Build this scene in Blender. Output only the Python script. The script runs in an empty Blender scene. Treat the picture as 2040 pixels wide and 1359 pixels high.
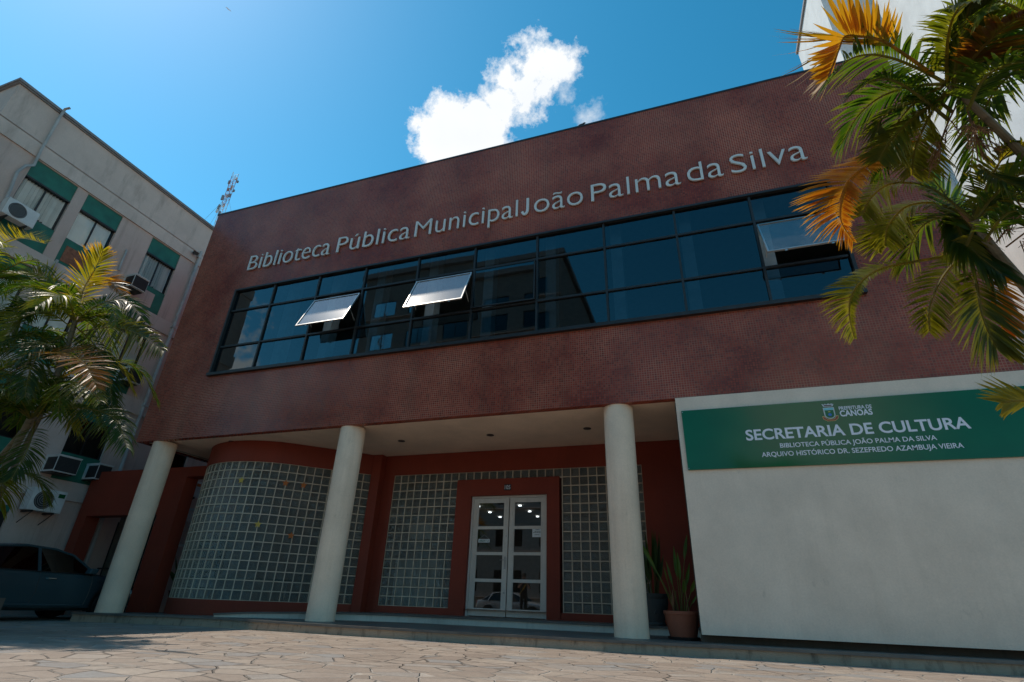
import bpy, bmesh, math, random
from mathutils import Vector, Matrix
random.seed(7)
sc = bpy.context.scene
COL = sc.collection
rad = math.radians

# ---------------------------------------------------------------- camera
cam = bpy.data.cameras.new("camera")
camo = bpy.data.objects.new("camera", cam)
COL.objects.link(camo)
sc.camera = camo
yaw, pitch, roll = 0.3455, 0.4669, 0.0373
fwd = Vector((-math.sin(yaw)*math.cos(pitch), math.cos(yaw)*math.cos(pitch), math.sin(pitch)))
rt = Vector((math.cos(yaw), math.sin(yaw), 0))
up = rt.cross(fwd)
rt2 = rt*math.cos(roll) + up*math.sin(roll)
up2 = up*math.cos(roll) - rt*math.sin(roll)
mw = Matrix((rt2, up2, -fwd)).transposed().to_4x4()
mw.translation = Vector((13.3268, -9.1671, 0.3998))
camo.matrix_world = mw
cam.sensor_width = 36.0
cam.lens = 1040.69/2040*36.0
cam.clip_start = 0.05
cam.clip_end = 2000

# ---------------------------------------------------------------- sky, sun, exposure
SUN = Vector((-0.64, 0.06, 1.0)).normalized()
w = bpy.data.worlds.new("World"); sc.world = w; w.use_nodes = True
nt = w.node_tree; N = nt.nodes; Lk = nt.links
bg = N["Background"]; bg.inputs[1].default_value = 0.13
sky = N.new("ShaderNodeTexSky"); sky.sky_type = 'NISHITA'; sky.sun_disc = False
sky.sun_elevation = math.asin(SUN.z); sky.sun_rotation = math.atan2(SUN.x, SUN.y)
sky.air_density = 1.0; sky.dust_density = 0.25; sky.ozone_density = 2.2
def wmath(op, a, b=None, c=None, clamp=False):
    n = N.new("ShaderNodeMath"); n.operation = op; n.use_clamp = clamp
    for i, v in enumerate((a, b, c)):
        if v is None: continue
        if isinstance(v, (int, float)): n.inputs[i].default_value = v
        else: Lk.new(v, n.inputs[i])
    return n.outputs[0]
hs = N.new("ShaderNodeHueSaturation"); hs.inputs['Hue'].default_value = 0.469
hs.inputs['Saturation'].default_value = 1.24; hs.inputs['Value'].default_value = 1.18
def vscale(sock, k):
    n = N.new("ShaderNodeVectorMath"); n.operation = 'SCALE'; Lk.new(sock, n.inputs[0]); n.inputs['Scale'].default_value = k; return n.outputs[0]
gm = N.new("ShaderNodeGamma"); gm.inputs['Gamma'].default_value = 1.22
Lk.new(vscale(sky.outputs[0], .22), gm.inputs['Color']); Lk.new(vscale(gm.outputs[0], 1/.22), hs.inputs['Color'])
tc = N.new("ShaderNodeTexCoord")
nz = N.new("ShaderNodeTexNoise"); nz.inputs['Scale'].default_value = 19.0; nz.inputs['Detail'].default_value = 9.0
nz.inputs['Roughness'].default_value = 0.68
Lk.new(tc.outputs['Generated'], nz.inputs['Vector'])
nz2 = N.new("ShaderNodeTexNoise"); nz2.inputs['Scale'].default_value = 3.2; nz2.inputs['Detail'].default_value = 6.0
Lk.new(tc.outputs['Generated'], nz2.inputs['Vector'])
# clouds: each one a soft cap of sky directions, its edge broken up by noise
def cap(d, r, soft, amp):
    dn = N.new("ShaderNodeVectorMath"); dn.operation = 'DISTANCE'
    nn = N.new("ShaderNodeVectorMath"); nn.operation = 'NORMALIZE'
    Lk.new(tc.outputs['Generated'], nn.inputs[0]); Lk.new(nn.outputs[0], dn.inputs[0])
    dn.inputs[1].default_value = Vector(d).normalized()
    a = wmath('SUBTRACT', 1.0, wmath('DIVIDE', dn.outputs['Value'], r))
    nn2 = wmath('MULTIPLY', wmath('SUBTRACT', nz.outputs[0], 0.5), amp)
    return wmath('MULTIPLY', wmath('ADD', a, nn2), soft, clamp=True)
caps = [cap((-0.340,0.580,0.740), 0.070, 3.4, 1.7), cap((-0.290,0.598,0.748), 0.062, 3.4, 1.7), cap((-0.365,0.600,0.712), 0.052, 3.0, 1.9), cap((-0.285,0.625,0.727), 0.060, 3.4, 1.5),
        cap((-0.228,0.552,0.802), 0.038, 1.7, 3.2), cap((-0.182,0.545,0.818), 0.050, 1.7, 3.0), cap((-0.146,0.560,0.815), 0.040, 1.5, 3.6), cap((-0.172,0.587,0.790), 0.042, 1.5, 3.4), cap((-0.205,0.575,0.792), 0.040, 1.9, 3.0),
        cap((-0.118,0.570,0.813), 0.030, 1.1, 4.0), cap((-0.243,0.580,0.777), 0.050, 2.0, 2.4), cap((-0.140,0.600,0.788), 0.034, 0.6, 4.2), cap((-0.100,0.636,0.764), 0.030, 0.45, 4.2),
        cap((-0.79,-0.53,0.38), 0.15, 2.0, 3.0), cap((0.20,-0.93,0.31), 0.16, 2.0, 2.2)]  # last cap: unseen cloud, added to give the mosaic a pale sheen
dens = caps[0]
for c in caps[1:]: dens = wmath('MAXIMUM', dens, c)
ccol = N.new("ShaderNodeMix"); ccol.data_type = 'RGBA'
ccol.inputs['A'].default_value = (4.6, 5.0, 5.4, 1); ccol.inputs['B'].default_value = (8.0, 8.0, 8.0, 1)
Lk.new(nz2.outputs[0], ccol.inputs['Factor'])
cm = N.new("ShaderNodeMix"); cm.data_type = 'RGBA'
Lk.new(dens, cm.inputs['Factor']); Lk.new(hs.outputs[0], cm.inputs['A']); Lk.new(ccol.outputs['Result'], cm.inputs['B'])
Lk.new(cm.outputs['Result'], bg.inputs[0])

sl = bpy.data.lights.new("sun", 'SUN'); sl.energy = 3.4; sl.angle = rad(0.53); sl.color = (1.0, 0.89, 0.76)
so = bpy.data.objects.new("sun", sl); COL.objects.link(so)
so.rotation_euler = SUN.to_track_quat('Z', 'Y').to_euler()
so.location = (0, 0, 40)

vs = sc.view_settings
vs.view_transform = 'Standard'; vs.look = 'None'; vs.exposure = 0.22; vs.gamma = 1.0
sc.cycles.max_bounces = 8; sc.cycles.transparent_max_bounces = 16
sc.cycles.sample_clamp_indirect = 6.0

# ---------------------------------------------------------------- helpers
WL = {}
class MB:
    def __init__(s, nofix=False): s.v = []; s.f = []; s.mi = []; s.c = []; s.col = (1,1,1); s.m = 0; s.nofix = nofix
    def vert(s, p): s.v.append(tuple(p)); s.c.append(s.col); return len(s.v)-1
    def face(s, idx): s.f.append(tuple(idx)); s.mi.append(s.m)
    def quad(s, a, b, c, d): s.face([s.vert(p) for p in (a, b, c, d)])
    def poly(s, pts): s.face([s.vert(p) for p in pts])
    def box(s, x0, x1, y0, y1, z0, z1):
        p = [s.vert(q) for q in ((x0,y0,z0),(x1,y0,z0),(x1,y1,z0),(x0,y1,z0),(x0,y0,z1),(x1,y0,z1),(x1,y1,z1),(x0,y1,z1))]
        for f in ((0,3,2,1),(4,5,6,7),(0,1,5,4),(1,2,6,5),(2,3,7,6),(3,0,4,7)): s.face([p[i] for i in f])
    def obox(s, c, ax, ay, az):
        c, ax, ay, az = map(Vector, (c, ax, ay, az))
        p = [s.vert(c + ax*i + ay*j + az*k) for k in (-1,1) for i, j in ((-1,-1),(1,-1),(1,1),(-1,1))]
        for f in ((0,3,2,1),(4,5,6,7),(0,1,5,4),(1,2,6,5),(2,3,7,6),(3,0,4,7)): s.face([p[i] for i in f])
    def tube(s, pts, r, n=8, caps=True):
        pts = [Vector(p) for p in pts]; rings = []
        ref = None
        for i, p in enumerate(pts):
            t = (pts[min(i+1, len(pts)-1)] - pts[max(i-1, 0)]).normalized()
            if ref is None: ref = Vector((0,0,1)) if abs(t.z) < .9 else Vector((1,0,0))
            a = t.cross(ref).normalized(); b = a.cross(t).normalized(); ref = b
            rr = r[i] if isinstance(r, (list, tuple)) else r
            rings.append([s.vert(p + a*math.cos(2*math.pi*k/n)*rr + b*math.sin(2*math.pi*k/n)*rr) for k in range(n)])
        for i in range(len(rings)-1):
            for k in range(n): s.face((rings[i][k], rings[i][(k+1)%n], rings[i+1][(k+1)%n], rings[i+1][k]))
        if caps: s.face(rings[0][::-1]); s.face(rings[-1])
    def lathe(s, prof, c, n=40, axis='z', capb=True, capt=True):
        c = Vector(c); rings = []
        for r, h in prof:
            ring = []
            for k in range(n):
                a = 2*math.pi*k/n
                if axis == 'z': q = (r*math.cos(a), r*math.sin(a), h)
                elif axis == 'y': q = (r*math.cos(a), h, r*math.sin(a))
                else: q = (h, r*math.cos(a), r*math.sin(a))
                ring.append(s.vert(c + Vector(q)))
            rings.append(ring)
        for i in range(len(rings)-1):
            for k in range(n): s.face((rings[i][k], rings[i][(k+1)%n], rings[i+1][(k+1)%n], rings[i+1][k]))
        if capb: s.face(rings[0][::-1])
        if capt: s.face(rings[-1])
    def build(s, name, mat, parent=None, origin=None, smooth=False):
        me = bpy.data.meshes.new(name)
        if parent is not None:
            off = WL[parent.name]; 
        else:
            off = Vector(origin) if origin else Vector((0,0,0))
        me.from_pydata([tuple(Vector(p)-off) for p in s.v], [], s.f)
        mats = mat if isinstance(mat, (list, tuple)) else [mat]
        for m in mats: me.materials.append(m)
        me.polygons.foreach_set('material_index', s.mi)
        if any(c != (1,1,1) for c in s.c):
            ca = me.color_attributes.new('col', 'FLOAT_COLOR', 'POINT')
            fl = []
            for c in s.c: fl += [c[0], c[1], c[2], 1.0]
            ca.data.foreach_set('color', fl)
        bm = bmesh.new(); bm.from_mesh(me)
        if not getattr(s, 'nofix', False): bmesh.ops.recalc_face_normals(bm, faces=bm.faces)
        bm.to_mesh(me); bm.free()
        if smooth:
            me.polygons.foreach_set('use_smooth', [True]*len(me.polygons))
            try: me.set_sharp_from_angle(angle=rad(35))
            except Exception: pass
        o = bpy.data.objects.new(name, me); COL.objects.link(o)
        if parent is not None:
            o.parent = parent; WL[o.name] = off.copy()
        else:
            o.location = off; WL[o.name] = off.copy()
        return o
def tag(o, label, cat, group=None):
    o['label'] = label; o['category'] = cat
    if group: o['group'] = group
    return o
def thing(name, loc, label, cat, group=None):
    o = bpy.data.objects.new(name, None); o.empty_display_size = .2
    COL.objects.link(o); o.location = loc; WL[o.name] = Vector(loc)
    return tag(o, label, cat, group)
def struct(o, kind='structure'):
    o['kind'] = kind; return o
def copy_tree(o, parent=None, keep=True):
    c = o.copy(); COL.objects.link(c)
    if parent is not None: c.parent = parent
    for ch in list(o.children): copy_tree(ch, c)
    return c
def walls(mb, M, u0, u1, v0, v1, holes, depth=0.0):
    """sheet of wall with rectangular holes; M maps (u, v, d) to a point, d = depth behind the face"""
    us = sorted({u0, u1, *[h[0] for h in holes], *[h[1] for h in holes]})
    vs_ = sorted({v0, v1, *[h[2] for h in holes], *[h[3] for h in holes]})
    for i in range(len(us)-1):
        for j in range(len(vs_)-1):
            cu, cv = (us[i]+us[i+1])/2, (vs_[j]+vs_[j+1])/2
            if any(h[0] < cu < h[1] and h[2] < cv < h[3] for h in holes): continue
            mb.quad(M(us[i],vs_[j],0), M(us[i+1],vs_[j],0), M(us[i+1],vs_[j+1],0), M(us[i],vs_[j+1],0))
    if depth:
        for a, b, c, d in holes:
            mb.quad(M(a,c,0), M(b,c,0), M(b,c,depth), M(a,c,depth)); mb.quad(M(a,d,0), M(b,d,0), M(b,d,depth), M(a,d,depth))
            mb.quad(M(a,c,0), M(a,d,0), M(a,d,depth), M(a,c,depth)); mb.quad(M(b,c,0), M(b,d,0), M(b,d,depth), M(b,c,depth))

# ---------------------------------------------------------------- materials
class NT:
    def __init__(s, name):
        s.m = bpy.data.materials.new(name); s.m.use_nodes = True
        s.t = s.m.node_tree; s.p = s.t.nodes["Principled BSDF"]; s.out = s.t.nodes["Material Output"]
    def n(s, t, **k):
        x = s.t.nodes.new(t)
        for a, b in k.items(): setattr(x, a, b)
        return x
    def l(s, a, b): s.t.links.new(a, b)
    def setin(s, node, i, v):
        if isinstance(v, bpy.types.NodeSocket): s.l(v, node.inputs[i])
        elif v is not None: node.inputs[i].default_value = v
    def math(s, op, a, b=None, c=None, clamp=False):
        x = s.n("ShaderNodeMath", operation=op, use_clamp=clamp)
        s.setin(x, 0, a); s.setin(x, 1, b)
        if c is not None: s.setin(x, 2, c)
        return x.outputs[0]
    def mix(s, f, a, b, blend='MIX'):
        x = s.n("ShaderNodeMix", data_type='RGBA', blend_type=blend)
        s.setin(x, 'Factor', f)
        for k, v in (('A', a), ('B', b)):
            if isinstance(v, bpy.types.NodeSocket): s.l(v, x.inputs[k])
            else: x.inputs[k].default_value = (*v[:3], 1)
        return x.outputs['Result']
    def pos(s): return s.n("ShaderNodeNewGeometry").outputs['Position']
    def mapv(s, vec, scale=(1,1,1), rot=(0,0,0), loc=(0,0,0)):
        x = s.n("ShaderNodeMapping"); x.inputs['Scale'].default_value = scale; x.inputs['Rotation'].default_value = rot; x.inputs['Location'].default_value = loc
        s.l(vec, x.inputs['Vector']); return x.outputs[0]
    def noise(s, vec, scale=5, detail=4, rough=.55):
        x = s.n("ShaderNodeTexNoise"); x.inputs['Scale'].default_value = scale; x.inputs['Detail'].default_value = detail; x.inputs['Roughness'].default_value = rough
        s.l(vec, x.inputs['Vector']); return x.outputs[0]
    def ramp(s, f, stops, interp='LINEAR'):
        x = s.n("ShaderNodeValToRGB"); x.color_ramp.interpolation = interp
        e = x.color_ramp.elements
        while len(e) < len(stops): e.new(.5)
        for i, (p, c) in enumerate(stops): e[i].position = p; e[i].color = (*c[:3], 1) if not isinstance(c, (int,float)) else (c,c,c,1)
        s.l(f, x.inputs[0]); return x.outputs[0]
    def bump(s, h, strength=.3, dist=.01, normal=None):
        x = s.n("ShaderNodeBump"); x.inputs['Strength'].default_value = strength; x.inputs['Distance'].default_value = dist
        s.l(h, x.inputs['Height'])
        if normal is not None: s.l(normal, x.inputs['Normal'])
        s.l(x.outputs[0], s.p.inputs['Normal']); return x.outputs[0]

def simple(name, col, rough=.5, metal=0, spec=.5, var=.12, scale=6, bump=0, bscale=60):
    t = NT(name); P = t.pos()
    a = t.noise(P, scale, 5)
    c = t.mix(t.ramp(a, [(.3, 0), (.7, 1)]), tuple(x*(1-var) for x in col), tuple(min(1, x*(1+var)) for x in col))
    t.l(c, t.p.inputs['Base Color']); t.p.inputs['Roughness'].default_value = rough
    t.p.inputs['Metallic'].default_value = metal; t.p.inputs['Specular IOR Level'].default_value = spec
    if bump: t.bump(t.noise(P, bscale, 4), bump, .01)
    return t.m
def plaster(name, col, stain=(.12,.10,.08), amount=.35, rough=.85, bump=.25, streak=(2.2,2.2,.16), scuff=0.0):
    t = NT(name); P = t.pos()
    a = t.ramp(t.noise(P, 1.3, 6, .6), [(.32, 0), (.72, 1)])
    c = t.mix(a, tuple(x*.88 for x in col), tuple(min(1, x*1.06) for x in col))
    st = t.ramp(t.noise(t.mapv(P, streak), 2.3, 7, .65), [(.52, 0), (.78, 1)])
    c = t.mix(t.math('MULTIPLY', st, amount), c, stain)
    if scuff:
        sc1 = t.ramp(t.noise(t.mapv(P, (1,1,.55)), 5.5, 9, .72), [(.60, 0), (.70, 1)]); sc2 = t.ramp(t.noise(P, .9, 2), [(.48, 0), (.60, 1)])
        c = t.mix(t.math('MULTIPLY', t.math('MULTIPLY', sc1, sc2), scuff), c, tuple(x*.55 for x in stain))
    fine = t.ramp(t.noise(P, 38, 3), [(.3, .9), (.7, 1.05)])
    c = t.mix(.6, c, fine, 'MULTIPLY')
    t.l(c, t.p.inputs['Base Color']); t.p.inputs['Roughness'].default_value = rough
    t.p.inputs['Specular IOR Level'].default_value = .25
    t.bump(t.noise(P, 90, 4, .6), bump, .008)
    return t.m

def mat_mosaic():
    t = NT("mosaic_tile"); P = t.pos()
    sx = t.n("ShaderNodeSeparateXYZ"); t.l(P, sx.inputs[0])
    S = 1/0.045
    u = t.math('MULTIPLY', t.math('ADD', sx.outputs[0], sx.outputs[1]), S); v = t.math('MULTIPLY', sx.outputs[2], S)
    fu, fv = t.math('FLOOR', u), t.math('FLOOR', v)
    cb = t.n("ShaderNodeCombineXYZ"); t.l(fu, cb.inputs[0]); t.l(fv, cb.inputs[1])
    wn = t.n("ShaderNodeTexWhiteNoise", noise_dimensions='3D'); t.l(cb.outputs[0], wn.inputs['Vector'])
    gu = t.math('ABSOLUTE', t.math('SUBTRACT', t.math('FRACT', u), .5)); gv = t.math('ABSOLUTE', t.math('SUBTRACT', t.math('FRACT', v), .5))
    e = t.math('MAXIMUM', gu, gv)
    grout = t.ramp(e, [(.385, 0), (.43, 1)])
    big = t.noise(P, .55, 5, .6)
    mid = t.noise(t.mapv(cb.outputs[0], (.09,.09,.09)), 1.6, 4, .6)
    val = t.math('ADD', t.math('MULTIPLY', wn.outputs['Value'], .72), t.math('MULTIPLY', mid, .28))
    tile = t.ramp(val, [(.15, (.19,.036,.024)), (.34, (.27,.044,.026)), (.5, (.33,.054,.030)), (.66, (.28,.048,.030)), (.82, (.37,.072,.038)), (.95, (.23,.048,.038))])
    streak = t.ramp(t.noise(t.mapv(P, (1.5,1.5,.1)), 1.6, 6, .6), [(.45, 0), (.75, 1)])
    tile = t.mix(t.math('MULTIPLY', streak, .45), tile, (.13,.055,.034))
    tile = t.mix(.5, tile, t.ramp(big, [(.3, .72), (.7, 1.15)]), 'MULTIPLY')
    gcol = t.mix(t.ramp(big, [(.35, 0), (.65, 1)]), (.075,.024,.016), (.45,.21,.13))
    t.l(t.mix(grout, tile, gcol), t.p.inputs['Base Color'])
    r = t.math('ADD', t.math('MULTIPLY', wn.outputs['Value'], .12), .15)
    t.l(t.math('ADD', t.math('MULTIPLY', grout, .6), r), t.p.inputs['Roughness'])
    t.p.inputs['Specular IOR Level'].default_value = .30
    # every tile lies a little differently
    sub = t.n("ShaderNodeVectorMath", operation='SUBTRACT'); t.l(wn.outputs['Color'], sub.inputs[0]); sub.inputs[1].default_value = (.5,.5,.5)
    sca = t.n("ShaderNodeVectorMath", operation='SCALE'); t.l(sub.outputs[0], sca.inputs[0]); sca.inputs['Scale'].default_value = .045
    ge = t.n("ShaderNodeNewGeometry")
    ad = t.n("ShaderNodeVectorMath", operation='ADD'); t.l(sca.outputs[0], ad.inputs[0]); t.l(ge.outputs['Normal'], ad.inputs[1])
    nm = t.n("ShaderNodeVectorMath", operation='NORMALIZE'); t.l(ad.outputs[0], nm.inputs[0])
    h = t.math('SUBTRACT', 1.0, grout)
    t.bump(h, .35, .002, nm.outputs[0])
    return t.m

def mat_glass(name, tint, gloss=(.85,.95,1), rough=.01, ior=1.6, base=.0):
    t = NT(name)
    fr = t.n("ShaderNodeFresnel"); fr.inputs['IOR'].default_value = ior
    tr = t.n("ShaderNodeBsdfTransparent"); tr.inputs[0].default_value = (*tint, 1)
    gl = t.n("ShaderNodeBsdfGlossy"); gl.inputs['Color'].default_value = (*gloss, 1); gl.inputs['Roughness'].default_value = rough
    nb = t.n("ShaderNodeBump"); nb.inputs['Strength'].default_value = .05; nb.inputs['Distance'].default_value = .01
    t.l(t.noise(t.pos(), .9, 2), nb.inputs['Height']); t.l(nb.outputs[0], gl.inputs['Normal'])
    mx = t.n("ShaderNodeMixShader"); t.l(t.math('ADD', fr.outputs[0], base, clamp=True), mx.inputs[0]); t.l(tr.outputs[0], mx.inputs[1]); t.l(gl.outputs[0], mx.inputs[2])
    t.l(mx.outputs[0], t.out.inputs[0]); return t.m

def mat_sash():
    t = NT("dusty_glass"); P = t.pos()
    fr = t.n("ShaderNodeFresnel"); fr.inputs['IOR'].default_value = 1.75
    gl = t.n("ShaderNodeBsdfGlossy"); gl.inputs['Roughness'].default_value = .2
    tr = t.n("ShaderNodeBsdfTransparent"); tr.inputs[0].default_value = (.35,.42,.45,1)
    df = t.n("ShaderNodeBsdfDiffuse"); df.inputs[0].default_value = (.5,.52,.52,1)
    tl = t.n("ShaderNodeBsdfTranslucent"); tl.inputs[0].default_value = (.5,.52,.52,1)
    ds = t.n("ShaderNodeMixShader"); ds.inputs[0].default_value = .4; t.l(df.outputs[0], ds.inputs[1]); t.l(tl.outputs[0], ds.inputs[2])
    dust = t.ramp(t.noise(P, 6, 8, .7), [(.35, .09), (.75, .26)])
    a = t.n("ShaderNodeMixShader"); t.l(dust, a.inputs[0]); t.l(tr.outputs[0], a.inputs[1]); t.l(ds.outputs[0], a.inputs[2])
    b = t.n("ShaderNodeMixShader"); t.l(t.math('ADD', fr.outputs[0], .14, clamp=True), b.inputs[0]); t.l(a.outputs[0], b.inputs[1]); t.l(gl.outputs[0], b.inputs[2])
    t.l(b.outputs[0], t.out.inputs[0]); return t.m

def mat_block():
    t = NT("glass_block"); P = t.pos()
    ge = t.n("ShaderNodeNewGeometry")
    uvn = t.n("ShaderNodeUVMap")
    wn = t.n("ShaderNodeTexWhiteNoise", noise_dimensions='3D')
    at = t.n("ShaderNodeAttribute", attribute_name='col'); t.l(at.outputs['Color'], wn.inputs['Vector'])
    sx = t.n("ShaderNodeSeparateXYZ"); t.l(P, sx.inputs[0])
    d1 = t.math('ADD', t.math('ADD', sx.outputs[0], sx.outputs[1]), sx.outputs[2])
    ns = t.noise(P, 14, 2)
    wv = t.math('SINE', t.math('ADD', t.math('MULTIPLY', d1, 95.0), t.math('ADD', t.math('MULTIPLY', ns, 14.0), t.math('MULTIPLY', wn.outputs['Value'], 6.3))))
    ns2 = t.noise(P, 26, 2)
    hgt = t.math('ADD', t.math('MULTIPLY', wv, .5), t.math('MULTIPLY', ns2, 1.1))
    nb = t.n("ShaderNodeBump"); nb.inputs['Strength'].default_value = 1.0; nb.inputs['Distance'].default_value = .014
    t.l(hgt, nb.inputs['Height'])
    gl = t.n("ShaderNodeBsdfGlossy"); gl.inputs['Roughness'].default_value = .05; t.l(nb.outputs[0], gl.inputs['Normal'])
    gl.inputs['Color'].default_value = (.9,.95,.92,1)
    rf = t.n("ShaderNodeBsdfRefraction"); rf.inputs['IOR'].default_value = 1.12; rf.inputs['Roughness'].default_value = .05
    rf.inputs['Color'].default_value = (.74,.78,.74,1)
    nb2 = t.n("ShaderNodeBump"); nb2.inputs['Strength'].default_value = .25; nb2.inputs['Distance'].default_value = .01; t.l(hgt, nb2.inputs['Height']); t.l(nb2.outputs[0], rf.inputs['Normal'])
    df = t.n("ShaderNodeBsdfDiffuse"); t.l(t.mix(wn.outputs['Value'], (.08,.08,.075), (.26,.255,.235)), df.inputs[0]); t.l(nb.outputs[0], df.inputs['Normal'])
    fr = t.n("ShaderNodeFresnel"); fr.inputs['IOR'].default_value = 1.5; t.l(nb.outputs[0], fr.inputs['Normal'])
    a = t.n("ShaderNodeMixShader"); a.inputs[0].default_value = .30; t.l(rf.outputs[0], a.inputs[1]); t.l(df.outputs[0], a.inputs[2])
    b = t.n("ShaderNodeMixShader"); t.l(t.math('ADD', fr.outputs[0], .10, clamp=True), b.inputs[0]); t.l(a.outputs[0], b.inputs[1]); t.l(gl.outputs[0], b.inputs[2])
    t.l(b.outputs[0], t.out.inputs[0]); return t.m

def mat_stone():
    t = NT("flagstone"); P = t.pos()
    nv = t.n("ShaderNodeTexNoise"); nv.inputs['Scale'].default_value = 1.1; nv.inputs['Detail'].default_value = 3; t.l(P, nv.inputs['Vector'])
    ad = t.n("ShaderNodeMix", data_type='VECTOR'); ad.inputs['Factor'].default_value = .16; t.l(P, ad.inputs['A']); t.l(nv.outputs['Color'], ad.inputs['B'])
    V = t.mapv(ad.outputs['Result'], (3.3, 4.2, .01), (0,0,.35))
    ve = t.n("ShaderNodeTexVoronoi", feature='DISTANCE_TO_EDGE'); ve.inputs['Scale'].default_value = 1; t.l(V, ve.inputs['Vector'])
    vf = t.n("ShaderNodeTexVoronoi", feature='F1'); vf.inputs['Scale'].default_value = 1; t.l(V, vf.inputs['Vector'])
    cell = t.n("ShaderNodeSeparateColor"); t.l(vf.outputs['Color'], cell.inputs[0])
    crack = t.noise(P, 7, 4)
    edge = t.ramp(t.math('ADD', ve.outputs['Distance'], t.math('MULTIPLY', t.math('SUBTRACT', crack, .5), .05)), [(.014, 1), (.034, 0)])
    c = t.ramp(cell.outputs[0], [(0, (.28,.218,.172)), (.25, (.385,.31,.25)), (.45, (.31,.242,.19)), (.6, (.355,.285,.228)), (.75, (.42,.345,.275)), (.92, (.28,.265,.25))])
    c = t.mix(t.ramp(t.noise(P, 3.2, 8, .65), [(.35, 0), (.7, 1)]), c, t.mix(.5, c, (.22,.17,.14)))
    c = t.mix(.7, c, t.ramp(t.noise(P, 30, 5, .7), [(.3, .78), (.7, 1.12)]), 'MULTIPLY')
    gc = t.mix(t.ramp(t.noise(P, .8, 3), [(.45, 0), (.62, 1)]), (.15,.122,.10), (.40,.345,.29))
    t.l(t.mix(edge, c, gc), t.p.inputs['Base Color'])
    t.p.inputs['Roughness'].default_value = .72; t.p.inputs['Specular IOR Level'].default_value = .35
    hgt = t.math('ADD', t.math('MULTIPLY', t.math('SUBTRACT', 1.0, edge), .55), t.math('ADD', t.math('MULTIPLY', t.noise(P, 9, 7, .65), .5), t.math('MULTIPLY', cell.outputs[1], .35)))
    t.bump(hgt, 1.0, .032)
    return t.m

def mat_leaf(name, transl=.5):
    t = NT(name)
    at = t.n("ShaderNodeAttribute", attribute_name='col')
    t.l(at.outputs['Color'], t.p.inputs['Base Color'])
    t.p.inputs['Roughness'].default_value = .42; t.p.inputs['Specular IOR Level'].default_value = .22
    tl = t.n("ShaderNodeBsdfTranslucent")
    t.l(t.mix(1.0, at.outputs['Color'], (3.4,2.8,.7), 'MULTIPLY'), tl.inputs[0])
    mx = t.n("ShaderNodeMixShader"); mx.inputs[0].default_value = transl
    t.l(t.p.outputs[0], mx.inputs[1]); t.l(tl.outputs[0], mx.inputs[2]); t.l(mx.outputs[0], t.out.inputs[0])
    return t.m
def mat_emit(name, col, s):
    t = NT(name); t.p.inputs['Emission Color'].default_value = (*col, 1); t.p.inputs['Emission Strength'].default_value = s
    t.p.inputs['Base Color'].default_value = (*col, 1); return t.m
def mat_bark():
    t = NT("palm_stem"); P = t.pos()
    sx = t.n("ShaderNodeSeparateXYZ"); t.l(P, sx.inputs[0])
    rings = t.math('FRACT', t.math('MULTIPLY', sx.outputs[2], 7.0))
    rg = t.ramp(rings, [(.0, (.07,.05,.03)), (.12, (.19,.14,.085)), (.85, (.15,.12,.065)), (1, (.08,.06,.035))])
    c = t.mix(t.ramp(t.noise(P, 12, 5), [(.35, 0), (.7, 1)]), rg, (.12,.10,.06))
    t.l(c, t.p.inputs['Base Color']); t.p.inputs['Roughness'].default_value = .6
    t.bump(rings, .4, .01); return t.m
def mat_asphalt():
    t = NT("asphalt"); P = t.pos()
    c = t.mix(t.ramp(t.noise(P, 1.2, 6), [(.3, 0), (.7, 1)]), (.045,.045,.047), (.075,.072,.07))
    t.l(c, t.p.inputs['Base Color']); t.p.inputs['Roughness'].default_value = .85
    t.bump(t.noise(P, 120, 3), .4, .01); return t.m

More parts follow.
